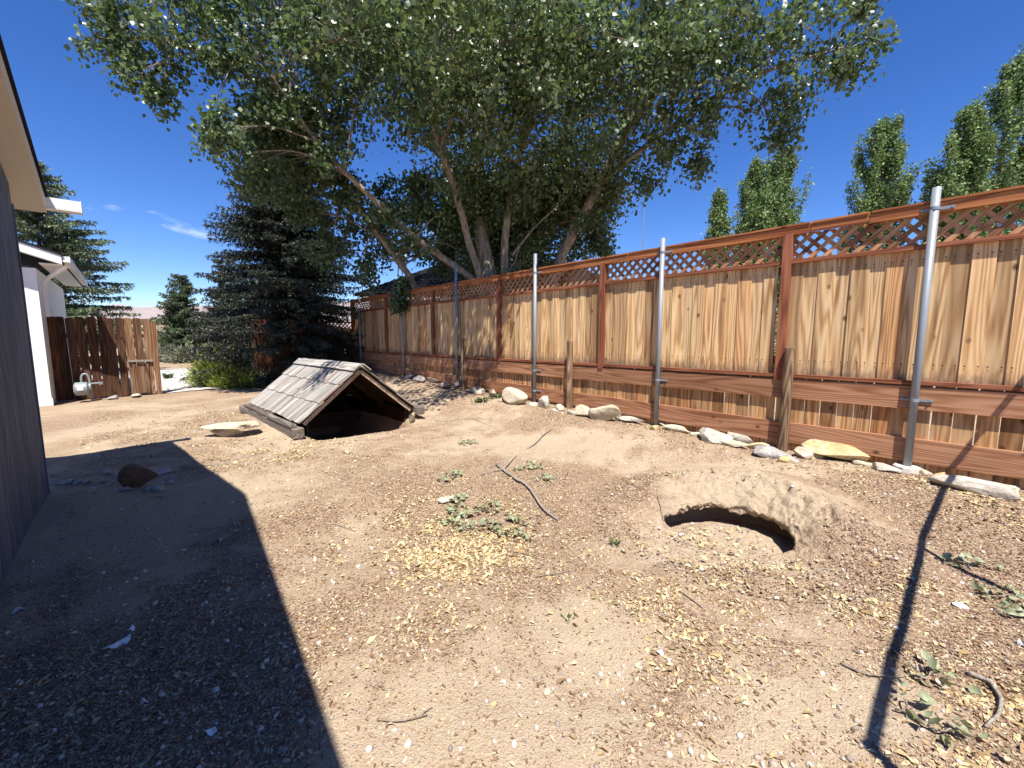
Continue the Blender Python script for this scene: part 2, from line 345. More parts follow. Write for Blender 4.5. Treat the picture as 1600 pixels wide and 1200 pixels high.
rr = rb * wbk + rf * (1 - wbk); zz = zb * wbk + zf * (1 - wbk)
rr = rr * (1 + .10 * np.sin(PH * 2 + .6) * sm(.05, .4, UU) * sm(1, .8, UU))
bx, by = BC[0] + rr * np.cos(PH), BC[1] + rr * np.sin(PH) * 1.02
edge = sm(1.0, .86, UU)
clod = fbm(bx * 9, by * 9, zz * 9 + 3, 4) * .010 + fbm(bx * 7 + 3, by * 7, zz * 34, 3) * .034 + fbm(bx * 26, by * 26, zz * 50, 3) * .007 - (1 - np.abs(fbm(bx * 11, by * 11, zz * 60, 3)) * 3).clip(0, 1)**2 * .02
rimm = sm(.45, .62, UU) * sm(.92, .75, UU) * (.35 + .65 * wbk)
bz = hgt(bx, by) * 1.0 + zz + edge * clod * (.35 + 1.3 * rimm) + .003
bx = bx + edge * rimm * fbm(bx * 8 + 7, by * 8, zz * 30, 3) * .03; by = by + edge * rimm * fbm(bx * 8, by * 8 + 9, zz * 30, 3) * .03
I = np.arange(na * nr).reshape(nr, na); J = np.roll(I, -1, 1)
F = np.stack([I[:-1], I[1:], J[1:], J[:-1]], -1).reshape(-1, 4)
b = mk('burrow', np.stack([bx, by, bz], -1), F, M['clay'], smooth=True, attr=litter(bx, by).ravel()); b['kind'] = 'structure'; b['label'] = 'dug animal burrow with overhanging clay rim and leaf filled mouth'
def gtop(x, y):      # ground height including the hollow's open side
    x = np.asarray(x, float); y = np.asarray(y, float); r = np.hypot(x - BC[0], y - BC[1]); a = np.arctan2(y - BC[1], x - BC[0])
    wk = sm(math.cos(R(112)), math.cos(R(62)), np.cos(a - R(50)))
    f = np.interp(r, frnt[:, 1], frnt[:, 2]); k = np.where(r < .44, -.118 - .03 * r / .4, np.interp(r, back[6:, 1], back[6:, 2]))
    return hgt(x, y) + np.where(r < 1.28, f * (1 - wk) + k * wk + .012 * (r < 1.0), 0)
# ------------------------------------------------------------------ far country
def ridge(name, y0, dist, zmax, seed, mat, label):
    xs = np.linspace(-2600, 2600, 160); V = []; prof = np.clip(.9 + .45 * fbm(xs / 420 + seed, xs * 0 + seed, o=5), .5, 2) * zmax
    for k, fr in enumerate((0, .25, .55, .8, 1.)):
        yy = y0 + (dist - y0) * fr
        V.append(np.stack([xs, yy + 40 * fbm(xs / 90, xs * 0 + k), -1 + prof * fr**1.3 * (1 + .08 * fbm(xs / 35, xs * 0 + k * 3.3))], -1))
    n = len(xs); I = np.arange(n * 5).reshape(5, n); F = np.stack([I[:-1, :-1], I[:-1, 1:], I[1:, 1:], I[1:, :-1]], -1).reshape(-1, 4)
    o = mk(name, np.concatenate(V), F, mat, smooth=True); o['kind'] = 'structure'; o['label'] = label
M['hill'] = plain('dry_hill', (.29, .24, .225), .95, ns=.02, amt=.3)
ridge('hills', 700, 1500, 145, 3.7, M['hill'], 'low bare brown hills on the horizon')
# gravel drive beyond the gate
c0 = SN(13.72, .5); pts = [SN(13.68, 3.0), SN(13.68, .35), SN(15.5, -.2), SN(19, -.8), SN(24, -1.6), SN(24, 3.0), SN(19, 2.9), SN(16, 3.0)]
m = MT('white_gravel', .9, .2); w = m.world(); ch = m.sep(m.voro(28, w, out='Color'))[0]
m.color(m.ramp(ch, (0, (.27, .25, .23)), (.5, (.45, .43, .4)), (1, (.62, .6, .57)))).bump(m.voro(28, w), .8, .02); M['gravel'] = m.m
sg, ng = np.meshgrid(np.linspace(13.66, 24, 60), np.linspace(0, 1, 24)); n0 = np.interp(sg, [13.6, 24], [.3, -1.6]); P = U * sg[..., None] + N * (n0 + ng * (3.0 - n0))[..., None]
P[..., 2] = hgt(P[..., 0], P[..., 1]) + .02; I = np.arange(P.shape[0] * P.shape[1]).reshape(P.shape[:2])
gv = mk('gravel_path', P, np.stack([I[:-1, :-1], I[1:, :-1], I[1:, 1:], I[:-1, 1:]], -1).reshape(-1, 4), M['gravel'], smooth=True); gv['kind'] = 'structure'; gv['label'] = 'white gravel path beyond the open gateway'

# ------------------------------------------------------------------ house at the left
house = empty('house', SN(5.75, -.657, 0), 'blue grey sided house with cream gable eaves and white gutter', 'house')
HL = np.array(house.location)
WN = -.657; RID, EAV, ZE, SL = 2.72, 6.2, 2.82, .348
def rz(s): return ZE + SL * (EAV - s) if s >= RID else ZE + SL * (EAV - (2 * RID - s))
bw = .203; k = 0; s = 5.75
while s > -.30:
    a, b_ = max(s - bw + .008, -.3), s
    if a < RID < b_: poly = [SN(a, WN, -.12), SN(b_, WN, -.12), SN(b_, WN, rz(b_) - .19), SN(RID, WN, rz(RID) - .19), SN(a, WN, rz(a) - .19)]
    else: poly = [SN(a, WN, -.12), SN(b_, WN, -.12), SN(b_, WN, rz(b_) - .19), SN(a, WN, rz(a) - .19)]
    mb = MB().prism(poly, -N * .02); mb.build('siding_board', M['siding'], house, None).matrix_parent_inverse = Matrix.Translation(-Vector(HL)); s -= bw; k += 1
def part(mb, name, mat, root, **kw):
    o = mb.build(name, mat, root, **kw); o.matrix_parent_inverse = Matrix.Translation(-root.location); return o
core = MB().prism([SN(-.29, WN - .021, -.2), SN(5.74, WN - .021, -.2), SN(5.74, WN - .021, rz(5.74) - .2), SN(RID, WN - .021, rz(RID) - .2), SN(-.29, WN - .021, rz(-.29) - .2)], -N * 8)
part(core, 'wall', M['greytrim'], house)
part(MB().box(SN(5.765, WN - .04, 1.25), U * .03, N * .1, UP * 2.74), 'corner_board', M['siding'], house)
GE = -.487
for sgn in (1, -1):
    e = EAV if sgn > 0 else 2 * RID - EAV
    A, B = (RID, e)
    part(MB().prism([SN(A, GE + .02, rz(RID) + .035), SN(e + sgn * .03, GE + .02, rz(e) + .025), SN(e + sgn * .03, GE + .02, rz(e) - .005), SN(A, GE + .02, rz(RID) + .005)], -N * 8.4), 'roof', M['asphalt'], house)
    part(MB().prism([SN(A, GE, rz(RID)), SN(e, GE, rz(e)), SN(e, GE, rz(e) - .15), SN(A, GE, rz(RID) - .15)], -N * .03), 'rake_board', M['cream'], house)
    part(MB().prism([SN(A, GE - .031, rz(RID) - .135), SN(e, GE - .031, rz(e) - .135), SN(e, GE - .031, rz(e) - .155), SN(A, GE - .031, rz(RID) - .155)], -N * .3), 'soffit', M['cream'], house)
    part(MB().box(SN(e - sgn * .012, GE - 4.2, rz(e) - .085), U * .022, N * 8.3, UP * .13), 'eave_board', M['cream'], house)
    part(MB().box(SN((e + (5.75 if sgn > 0 else -.3)) / 2, GE - 4.3, rz(e) - .16), U * .43, N * 8.0, UP * .02), 'eave_soffit', M['cream'], house)
gt = MB()
for (ds, dz, a, c) in ((.06, -.1, .12, .012), (.005, -.05, .01, .1), (.122, -.045, .012, .11)): gt.box(SN(EAV + ds + .012, -4.2, ZE + dz + .005), U * a, N * 7.9, UP * c)
gu = part(gt, 'gutter', M['white'], house); MB().box(SN(EAV + .075, -.247, ZE - .047), U * .125, N * .01, UP * .115).build('end_cap', M['white'], gu)

# white wing seen past the corner
wing = empty('house_wing', SN(12.9, -1.26, 0), 'white stucco house wing with grey corner trim beside the picket fence', 'house')
WS, WC, WE, WZ = 12.9, -1.26, -.86, 3.1
part(MB().box(SN(WS + 2.5, WC - 3, 1.45), U * 5, N * 6, UP * 2.82), 'wall', M['white'], wing)
part(MB().box(SN(WS - .012, WC - .30, 1.3), U * .022, N * .12, UP * 2.2), 'trim_board', M['greytrim'], wing)
part(MB().box(SN(WS - .012, WC - .2, .12), U * .02, N * .44, UP * .16), 'skirt_board', M['white'], wing)
wr = lambda n: WZ + .35 * (WE - n)
part(MB().prism([SN(WS - .34, WE, wr(WE) + .02), SN(WS - .34, -4.2, wr(-4.2) + .02), SN(WS - .34, -4.2, wr(-4.2) + .055), SN(WS - .34, WE + .02, wr(WE) + .05)], U * 5.8), 'roof', M['asphalt'], wing)
part(MB().prism([SN(WS - .32, WE, wr(WE) - .16), SN(WS - .32, -4.2, wr(-4.2) - .16), SN(WS - .32, -4.2, wr(-4.2) + .015), SN(WS - .32, WE, wr(WE) + .015)], U * .03), 'rake_board', M['white'], wing)
part(MB().prism([SN(WS - .28, WE - .01, wr(WE) - .15), SN(WS - .28, -4.1, wr(-4.1) - .15), SN(WS - .28, -4.1, wr(-4.1) - .13), SN(WS - .28, WE - .01, wr(WE) - .13)], U * .28), 'soffit', M['white'], wing)
part(MB().box(SN(WS + 2.3, WE - .17, WZ - .15), U * 4.9, N * .33, UP * .02), 'eave_soffit', M['white'], wing)
gw = MB().box(SN(WS + 2.3, WE + .065, WZ - .05), U * 5.2, N * .11, UP * .11); part(gw, 'gutter', M['white'], wing)
dsp = MB().tube(smoothline([SN(WS - .1, WE + .06, WZ - .1), SN(WS - .1, WE + .05, WZ - .18), SN(WS + .3, WC + .08, WZ - .42), SN(WS + .3, WC + .06, WZ - .6), SN(WS + .3, WC + .06, 1.9)], 3), .04, 6); part(dsp, 'downspout', M['white'], wing)

# ------------------------------------------------------------------ picket fence, gateway return and gas meter
def picket_mesh(w, h, mat, seed):
    r_ = random.Random(seed); d = .035
    poly = [(-w / 2, 0, 0), (w / 2, 0, 0), (w / 2, 0, h - d), (w / 2 - d * .4, 0, h - d * .25), (w / 4, 0, h), (-w / 4, 0, h), (-w / 2 + d * .4, 0, h - d * .25), (-w / 2, 0, h - d)]
    mb = MB().prism(poly, (0, .018, 0)); o = mb.build('tmp', mat); me = o.data; bpy.data.objects.remove(o); return me
angN = math.atan2(N[1], N[0]); angU = math.atan2(U[1], U[0])
def pickets(name, label, cat, n_list, s, h, mat, rails, lab=None):
    root = empty(name, SN(s, n_list[0], h1(*SN(s, n_list[0])[:2])), label, cat); mes = [picket_mesh(.148, h, mat, q) for q in range(3)]
    for i, n in enumerate(n_list):
        p = SN(s, n); z = h1(p[0], p[1]) + .03
        o = link('picket', mes[i % 3], root); o.parent = root; o.matrix_parent_inverse = Matrix.Translation(-root.location)
        o.location = (p[0], p[1], z + random.uniform(-.025, .02)); o.rotation_euler = (random.uniform(-.01, .01), random.uniform(-.018, .018), angN + random.uniform(-.03, .03))
    a, b_ = n_list[0], n_list[-1]
    for zr in rails:
        p = SN(s + .045, (a + b_) / 2, zr); part(MB().box((0, 0, 0), N * (abs(b_ - a) + .14), U * .038, UP * .09).build and MB().box(p, N * (abs(b_ - a) + .14), U * .038, UP * .09), 'rail', mat, root)
    return root
L0 = 13.6
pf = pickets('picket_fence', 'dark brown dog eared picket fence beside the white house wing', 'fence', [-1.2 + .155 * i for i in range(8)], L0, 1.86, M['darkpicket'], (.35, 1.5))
gt_ = pickets('picket_gate', 'weathered reddish picket gate with latch bar and lower panel', 'gate', [.06 + .15 * i for i in range(3)], L0 - .01, 1.84, M['greypicket'], (.3, 1.5))
lb_ = part(MB().box(SN(L0 - .035, .2, .9), N * .46, U * .05, UP * .045), 'latch_bar', M['deadwood'], gt_); MB().box(SN(L0 - .055, .2, .85), N * .14, U * .03, UP * .03).build('latch', M['sbark'], lb_)

part(MB().box(SN(L0 - .03, .19, .48), N * .30, U * .02, UP * .72), 'lower_panel', M['greypicket'], gt_)
pst = part(MB().box(SN(L0 + .03, .50, .92), N * .1, U * .1, UP * 1.84), 'gate_post', M['greypicket'], gt_)
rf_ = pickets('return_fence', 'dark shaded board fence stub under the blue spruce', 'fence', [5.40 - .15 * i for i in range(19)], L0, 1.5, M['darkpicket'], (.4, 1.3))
mb = MB()
for zt in (1.62, 1.95): part(MB().box(SN(L0 - .01, 4.05, zt), N * 2.75, U * .04, UP * .05), 'rail', M['redwood'], rf_)
for i in range(22):
    for d in (-1, 1):
        c = SN(L0 - .01 + .006 * d, 2.8 + i * .12, 1.78); part(MB().box(c, (N * d + UP) * .29, U * .006, (N * -d + UP) / 1.414 * .035), 'lattice_strip', M['lattice'], rf_)
part(MB().box(SN(L0, 2.62, .95), N * .09, U * .09, UP * 1.9), 'post', M['greypicket'], rf_)

gm = empty('gas_meter', SN(13.15, -.78, h1(*SN(13.15, -.78)[:2])), 'grey gas meter on pipes beside the dark picket fence', 'gas meter')
q = lambda n, s_, z: SN(13.15 + s_, -.78 + n, float(gm.location.z) + z)
part(MB().tube([q(.1, 0, -.02), q(.1, 0, .34)], .022, 10), 'riser_pipe', M['grey_enamel'], gm, smooth=False)
V, F_ = tube([q(-.16, -.05, .3), q(-.13, -.05, .3), q(.05, -.05, .3), q(.08, -.05, .3)], [.1, .145, .145, .1], 16); part(MB().add(V, F_), 'meter_body', M['grey_enamel'], gm, bevel=.01)
part(MB().tube([q(.08, -.06, .33), q(.11, -.06, .33), q(.13, -.06, .33)], [.09, .09, .04], 14), 'regulator', M['grey_enamel'], gm)
part(MB().tube(smoothline([q(-.03, 0, .4), q(-.03, 0, .55), q(0, 0, .62), q(.06, 0, .62), q(.09, 0, .55), q(.1, 0, .38)], 4), .022, 10), 'loop_pipe', M['grey_enamel'], gm, smooth=True)
part(MB().tube([q(.1, 0, .4), q(.26, 0, .4)], .02, 8).box(q(.27, 0, .4), N * .06, U * .06, UP * .06), 'valve', M['grey_enamel'], gm)
part(MB().box(q(-.05, -.2, .32), N * .1, U * .02, UP * .08), 'dial', M['white'], gm)

# ------------------------------------------------------------------ main fence
fence = empty('board_fence', SN(S0, FN, .2), 'tall cedar board fence with red posts, lattice top and kick boards', 'fence')
FL_ = Matrix.Translation(-fence.location)
def fpart(mb, name, mat, loc=None, bevel=0): 
    o = mb.build(name, mat, fence, loc=None, bevel=bevel); o.matrix_parent_inverse = FL_; return o
def local_obj(name, me, mat_loc, rot=(0, 0, 0)):
    o = link(name, me, fence); o.matrix_parent_inverse = FL_; o.location = Vector(mat_loc); o.rotation_euler = rot; return o
def boxmesh(a, b_, c, mat, z0=0., chip=0):
    mb = MB().box((0, 0, z0 + c / 2), (a, 0, 0), (0, b_, 0), (0, 0, c)); o = mb.build('tmp', mat, bevel=0); me = o.data; bpy.data.objects.remove(o); return me
PW = 2.44
def gb(sr): return .2 + .021 * min(max(sr, 0), 11)        # foot of the fence above datum
ups = [boxmesh(.1405 + .002 * i, .016, 1.235, M['cedar']) for i in range(3)]
los = [boxmesh(.133 + .002 * i, .016, .95, M['cedar_low']) for i in range(3)]
for pnl in range(-1, 5):
    for i in range(17):
        sr = pnl * PW + .083 + (i + .5) * (PW - .1) / 17
        p = SN(S0 + sr, FN + .008 + (.0085 if i % 2 else 0) + random.uniform(-.002, .002))
        local_obj('board', random.choice(ups), (p[0], p[1], 1.045), (random.uniform(-.002, .002), random.uniform(-.005, .005), angU + math.pi + random.uniform(-.012, .012)))
for i in range(104):
    sr = -2.45 + i * .1415
    if sr > 12.2: break
    p = SN(S0 + sr, FN + .008 + random.choice((0, .003, -.002)))
    local_obj('low_board', random.choice(los), (p[0], p[1], .06 + .02 * min(max(sr, 0), 11) * .5), (0, random.uniform(-.006, .006), angU + math.pi))
pm = boxmesh(.09, .1, 1.61, M['redwood'])
for k in range(-1, 6):
    p = SN(S0 + k * PW, FN - .005); local_obj('post', pm, (p[0], p[1], .975), (0, 0, angU))
def rail(name, a, b_, zc, hh, front, depth, mat, dz=0.):       # box along the fence; front = how far proud of the boards
    L = b_ - a; p = SN(S0 + (a + b_) / 2, FN - front + depth / 2, zc)
    mb = MB().box((0, 0, 0), (L, 0, 0), (0, depth, 0), (0, 0, hh)); o = mb.build(name, mat, fence); o.matrix_parent_inverse = FL_
    o.location = Vector(p); o.rotation_euler = (0, math.atan2(dz, L), angU + math.pi); return o
# direction note: local +x runs from b_ towards a
for a, b_ in zip((-2.44, -.68, -.2, 2.0, 4.3, 6.6, 9.0), (-.683, -.203, 1.997, 4.297, 6.597, 8.997, 12.2)):
    o = rail('cap_rail', a, b_, 2.615 + random.uniform(-.006, .006), .085, .048, .04, M['cap']); o.rotation_euler.x = R(2)
    rail('cap_board', a + .01, b_ - .01, 2.668, .02, .06, .13, M['cap'])
for k in range(-1, 5):
    a, b_ = k * PW + .046, (k + 1) * PW - .046
    rail('lattice_rail', a, b_, 2.285, .04, .04, .06, M['redrail']); rail('bottom_rail', a, b_, 1.03, .038, .05, .08, M['redrail'])
    rail('back_rail', a, b_, 2.2, .09, -.03, .038, M['redrail']); rail('back_rail', a, b_, 1.2, .09, -.03, .038, M['redrail'])
ks = (-3.0, -.1, 3.0, 6.0, 9.1, 12.2)
for a, b_ in zip(ks[:-1], ks[1:]):
    rail('kick_board', a + .004, b_ - .004, .885 + random.uniform(-.005, .005), .215, .04, .038, M['kick'])
    za, zb2 = [.385 + .017 * max(q_, 0) for q_ in (a, b_)]
    rail('kick_board', a + .004, b_ - .004, (za + zb2) / 2, .225, .04, .038, M['kick'], dz=(zb2 - za))
# lattice
def clipstrip(a, b_, z0, z1, s0, d, wd):
    # strip centred on the line s = s0 + d*(z-z0), clipped to the panel
    hw = wd * .7071; pts = [(s0 - hw, z0), (s0 + hw, z0), (s0 + hw + d * (z1 - z0), z1), (s0 - hw + d * (z1 - z0), z1)]
    for lim, sg in ((a, 1), (b_, -1)):
        out = []
        for i in range(len(pts)):
            p, q_ = pts[i], pts[(i + 1) % len(pts)]; fp, fq = sg * (p[0] - lim), sg * (q_[0] - lim)
            if fp >= 0: out.append(p)
            if (fp >= 0) != (fq >= 0): t = fp / (fp - fq); out.append((p[0] + t * (q_[0] - p[0]), p[1] + t * (q_[1] - p[1])))
        pts = out
        if len(pts) < 3: return None
    return pts
for k in range(-1, 5):
    a, b_ = k * PW + .044, (k + 1) * PW - .044
    for d in (1, -1):
        s_ = a - .30 if d > 0 else a + .03
        while s_ < b_ + (.0 if d > 0 else .3):
            pl = clipstrip(a, b_, 2.302, 2.58, s_, d, .041)
            if pl:
                nn = FN + .012 + (.008 if d > 0 else 0.)
                ctr = SN(S0 + sum(p[0] for p in pl) / len(pl), nn, 2.44)
                # local x along the strip so that the grain follows it
                R_ = np.array([(U * d + UP) / 1.41421, N, np.cross((U * d + UP) / 1.41421, N)])
                poly = [R_ @ (SN(S0 + p[0], nn, p[1]) - ctr) for p in pl]
                o = MB().prism(poly, R_ @ (N * .0075)).build('lattice_strip', M['lattice'], fence); o.matrix_parent_inverse = FL_
                o.matrix_basis = Matrix.Translation(Vector(ctr)) @ Matrix(R_.T.tolist()).to_4x4()
            s_ += .128
# wooden round posts and galvanised poles in front of it
def round_post(sr, top, label):
    base = SN(S0 + sr, FN - .105); z0 = gb(sr) - .12
    n = 14; zs = [0, .3, .7, top - z0 - .012, top - z0]; V, F_ = tube([(0, 0, z) for z in zs], [.056, .054, .052, .05, .044], n)
    V = V + np.stack([fbm(V[:, 0] * 30, V[:, 1] * 30, V[:, 2] * 2) * .003] * 3, 1) * [1, 1, 0]
    o = mk('wooden_post', V, F_, M['post'], smooth=False, loc=(base[0], base[1], z0)); o.rotation_euler = (R(random.uniform(-1, 1)), R(random.uniform(-1, 1)), random.random() * 6)
    tag(o, label, 'post', 'round wooden posts along the fence')
round_post(-.1, 1.35, 'grey weathered round wooden post standing behind the dark grey slab')
round_post(3.0, 1.41, 'split weathered round wooden post between two pale boulders near a metal pole')
round_post(6.0, 1.44, 'dark shaded round wooden post in the tree shade by the fence')
def pole(sr, top, label, brs, foot=False):
    base = SN(S0 + sr, FN - .04 - .042); z0 = gb(sr) - .1
    root = empty('metal_pole', (base[0], base[1], gb(sr)), label, 'pole', 'galvanised poles along the fence')
    part(MB().tube([(base[0], base[1], z0), (base[0], base[1], top)], .031, 16, True), 'pipe', M['galv'], root, smooth=False).data.polygons.foreach_set('use_smooth', [True] * 16 + [False] * 2)
    for z in brs:
        mb = MB().tube([(base[0], base[1], z - .014), (base[0], base[1], z + .014)], .0355, 16)
        mb.box(SN(S0 + sr - .075, FN - .049, z), U * .10, N * .007, UP * .026).box(SN(S0 + sr + .06, FN - .049, z), U * .07, N * .007, UP * .026)
        br = part(mb, 'bracket', M['galv'], root)
        for ds in (-.11, .08): MB().tube([SN(S0 + sr + ds, FN - .051, z), SN(S0 + sr + ds, FN - .062, z)], .009, 6).build('bolt', M['galv'], br)
    if foot:
        V, F_ = tube([(base[0], base[1], gb(sr) - .1), (base[0], base[1], gb(sr) + .03), (base[0], base[1], gb(sr) + .045)], [.115, .105, .09], 12)
        V = V + np.stack([fbm(V[:, 0] * 14, V[:, 1] * 14, V[:, 2] * 14) * .02] * 3, 1); part(MB().add(V, F_), 'concrete_footing', M['concrete'], root)
pole(-1.13, 2.78, 'galvanised pipe pole standing in a pale concrete footing', (2.6, .87), True)
pole(1.45, 2.78, 'galvanised pipe pole next along the fence from the concrete footed pole', (2.6, .87))
pole(3.84, 2.92, 'galvanised pipe pole between the rounded tan boulder and the white stone', (2.6, .87, .5))
pole(6.26, 3.08, 'tall galvanised pipe pole beside the shaded wooden post', (2.6, .9, .5))
pole(8.72, 2.70, 'galvanised pipe pole behind hanging leaves on the far fence', (.9,))
pole(11.5, 2.75, 'galvanised pipe pole at the far fence corner by the spruce', (.9,))

# chain-link panel that stands to the right and throws its shadow into the yard
cl = empty('chain_link_panel', SN(-.64, 1.32, .0), 'galvanised chain link panel running from the yard to the board fence', 'fence')
for n in (1.32, 3.35, 5.33): p = SN(-.64, n); part(MB().tube([(p[0], p[1], h1(p[0], p[1]) - .1), (p[0], p[1], 1.82)], .024, 10), 'post', M['galv'], cl)
part(MB().tube([SN(-.64, 1.30, 1.8), SN(-.64, 5.40, 1.8)], .022, 10), 'top_rail', M['galv'], cl)
mb = MB()
for i in range(66):
    n0_ = 1.34 + i * .06; zs = np.arange(.3, 1.79, .06); pts = [SN(-.64 + .003 * (j % 2), n0_ + (.03 if j % 2 else -.03), z) for j, z in enumerate(zs)]
    mb.tube(pts, .003, 3, False)
o = part(mb, 'wire_mesh', M['galv'], cl); o['kind'] = 'stuff'

# ------------------------------------------------------------------ kennel roof
kn = empty('kennel', KO + KL * 1.3 + UP * .05, 'low dug-in dog kennel under a grey wooden shake gable roof', 'kennel')
def K(l, w, z): return KO + KL * l + KW * w + UP * z
ZA, ZK, HWK, LK = 1.01, .25, .92, 2.63
slope = math.hypot(HWK, ZA - ZK)
for sd in (-1, 1):
    dn = (KW * sd * HWK + UP * (ZK - ZA)) / slope; nr_ = np.cross(KL, dn); nr_ = nr_ if nr_[2] > 0 else -nr_
    deck = part(MB().box(K(LK / 2, 0, ZA) + dn * slope / 2 - nr_ * .02, KL * (LK - .06), dn * (slope - .02), nr_ * .018), 'roof_deck', M['ply'], kn)
    for l in (.03, LK - .03): part(MB().box(K(l, 0, ZA) + dn * (slope / 2 + .02) - nr_ * .058, KL * .035, dn * (slope - .06), nr_ * .055), 'rafter', M['trim'] if l < 1 else M['ply'], kn)
    for l in (.9, 1.75): part(MB().box(K(l, 0, ZA) + dn * (slope / 2 + .02) - nr_ * .075, KL * .04, dn * (slope - .1), nr_ * .085), 'rafter', M['ply'], kn)
    for c in range(3):
        l = -.04; d1 = slope + .03 - c * .39
        while l < LK + .02:
            wd = random.uniform(.07, .135)
            if l + wd > LK + .04: wd = LK + .05 - l
            if wd < .03: break
            ln = .46 + random.uniform(-.008, .012); e = d1 + random.uniform(-.012, .012); tilt = R(2.4)
            ax = dn * math.cos(tilt) + nr_ * math.sin(tilt) * .9; nn_ = np.cross(KL, ax); nn_ = nn_ if np.dot(nn_, nr_) > 0 else -nn_
            ctr = K(l + wd / 2, 0, ZA) + dn * (e - ln / 2) + nr_ * (.012 + random.uniform(0, .008))
            R_ = Matrix([list(ax), list(np.cross(nn_, ax)), list(nn_)]).transposed().to_4x4()
            o = MB().box((0, 0, 0), (ln, 0, 0), (0, wd - .007, 0), (0, 0, .016)).build('shake', M['shake'], deck); o.matrix_basis = Matrix.Translation(Vector(ctr)) @ R_
            l += wd
    for i, (a, b_) in enumerate(((-.06, .5), (.505, 1.7), (1.705, LK + .03))):
        p = K((a + b_) / 2, 0, ZA) + dn * .075 + nr_ * (.047 + .006 * (i % 2))
        R_ = Matrix([list(KL), list(np.cross(nr_, KL)), list(nr_)]).transposed().to_4x4()
        o = MB().box((0, 0, 0), (b_ - a, 0, 0), (0, .15, 0), (0, 0, .016)).build('ridge_board', M['shake'], kn); o.matrix_parent_inverse = Matrix.Translation(-kn.location); o.matrix_basis = Matrix.Translation(Vector(p)) @ R_
def kbox(name, mat, l0, l1, w, z, ww, hh, bev=.012, rot=0.):
    R_ = Matrix([list(KL), list(np.cross(UP, KL)), list(UP)]).transposed().to_4x4()
    o = MB().box((0, 0, 0), (l1 - l0, 0, 0), (0, ww, 0), (0, 0, hh)).build(name, mat, kn, bevel=bev); o.matrix_parent_inverse = Matrix.Translation(-kn.location)
    o.matrix_basis = Matrix.Translation(Vector(K((l0 + l1) / 2, w, z))) @ R_ @ Matrix.Rotation(rot, 4, 'Z'); return o
kbox('sill_timber', M['timber'], -.12, 1.3, -.985, .115, .15, .15); kbox('sill_timber', M['timber'], 1.31, 2.95, -.985, .115, .15, .14)
kbox('top_timber', M['timber'], -.04, 1.12, -1.03, .218, .085, .05, .008); kbox('top_timber', M['timber'], 1.18, 2.6, -1.0, .212, .12, .05, .008)
kbox('sill_timber', M['timber'], -.12, .35, 1.0, .20, .16, .14); kbox('sill_timber', M['timber'], .36, 2.8, .99, .15, .14, .15)
kbox('inner_wall', M['ply'], .1, 2.5, -.80, -.02, .03, .5, 0); kbox('inner_wall', M['ply'], .1, 2.5, .82, -.02, .03, .5, 0)
part(MB().prism([K(2.5, -.82, -.4), K(2.5, .82, -.4), K(2.5, .82, .28), K(2.5, 0, .93), K(2.5, -.82, .28)], KL * .03), 'end_wall', M['ply'], kn)
part(MB().box(K(1.75, 0, -.1), KW * 1.55, KL * .03, UP * .26), 'cross_board', M['ply'], kn)

# ------------------------------------------------------------------ rocks
def ico(sub):
    t = (1 + 5**.5) / 2; V = [(-1, t, 0), (1, t, 0), (-1, -t, 0), (1, -t, 0), (0, -1, t), (0, 1, t), (0, -1, -t), (0, 1, -t), (t, 0, -1), (t, 0, 1), (-t, 0, -1), (-t, 0, 1)]
    F = [(0, 11, 5), (0, 5, 1), (0, 1, 7), (0, 7, 10), (0, 10, 11), (1, 5, 9), (5, 11, 4), (11, 10, 2), (10, 7, 6), (7, 1, 8), (3, 9, 4), (3, 4, 2), (3, 2, 6), (3, 6, 8), (3, 8, 9), (4, 9, 5), (2, 4, 11), (6, 2, 10), (8, 6, 7), (9, 8, 1)]
    V = [np.array(v) / np.linalg.norm(v) for v in V]
    for _ in range(sub):
        c = {}; G = []
        def mid(a, b_):
            k = (min(a, b_), max(a, b_))
            if k not in c: m_ = V[a] + V[b_]; V.append(m_ / np.linalg.norm(m_)); c[k] = len(V) - 1
            return c[k]
        for a, b_, d in F:
            x, y, z = mid(a, b_), mid(b_, d), mid(d, a); G += [(a, x, z), (b_, y, x), (d, z, y), (x, y, z)]
        F = G
    return np.array(V), np.array(F)
ICO3, ICO2, ICO1 = ico(3), ico(2), ico(1)
def rock(p, size, mat, label, rotz=0., seed=0, tilt=0., sink=.25, cuts=7, group=None, name='rock', cat='rock', base=ICO3):
    r_ = np.random.default_rng(seed + 100); V = base[0].copy(); F_ = base[1]
    for _ in range(cuts):
        n = r_.normal(size=3); n /= np.linalg.norm(n); d = r_.uniform(.38, .72); t = V @ n - d; V = V - np.where(t > 0, t, 0)[:, None] * n * .95
    V = V * (1 + .10 * fbm(V[:, 0] * 1.7 + seed, V[:, 1] * 1.7, V[:, 2] * 1.7, 3) + .04 * fbm(V[:, 0] * 6 + seed, V[:, 1] * 6, V[:, 2] * 6, 2))[:, None]
    V = V / np.abs(V).max(0) * np.array(size) / 2
    z = p[2] + size[2] * (.5 - sink)
    o = mk(name, V, F_, M[mat], smooth=False, loc=(p[0], p[1], z)); o.rotation_euler = (tilt, tilt * .4, rotz)
    return tag(o, label, cat, group)
def prock(px, py, wpx, hm, dm, mat, label, seed, rot=None, tilt=0., sink=.22, **kw):     # px,py: foot of the rock in the survey photo
    p = gp(px, py); p = p + np.array([p[0], p[1], 0]) / np.hypot(p[0], p[1]) * dm * .35; p[2] = h1(p[0], p[1]); w = wpx * p[1] / CAM_F * 1.18; hm *= 1.35
    return rock(p, (w, dm, hm), mat, label, angU if rot is None else rot, seed, tilt, sink, **kw)
GR = 'stones lying along the foot of the fence'
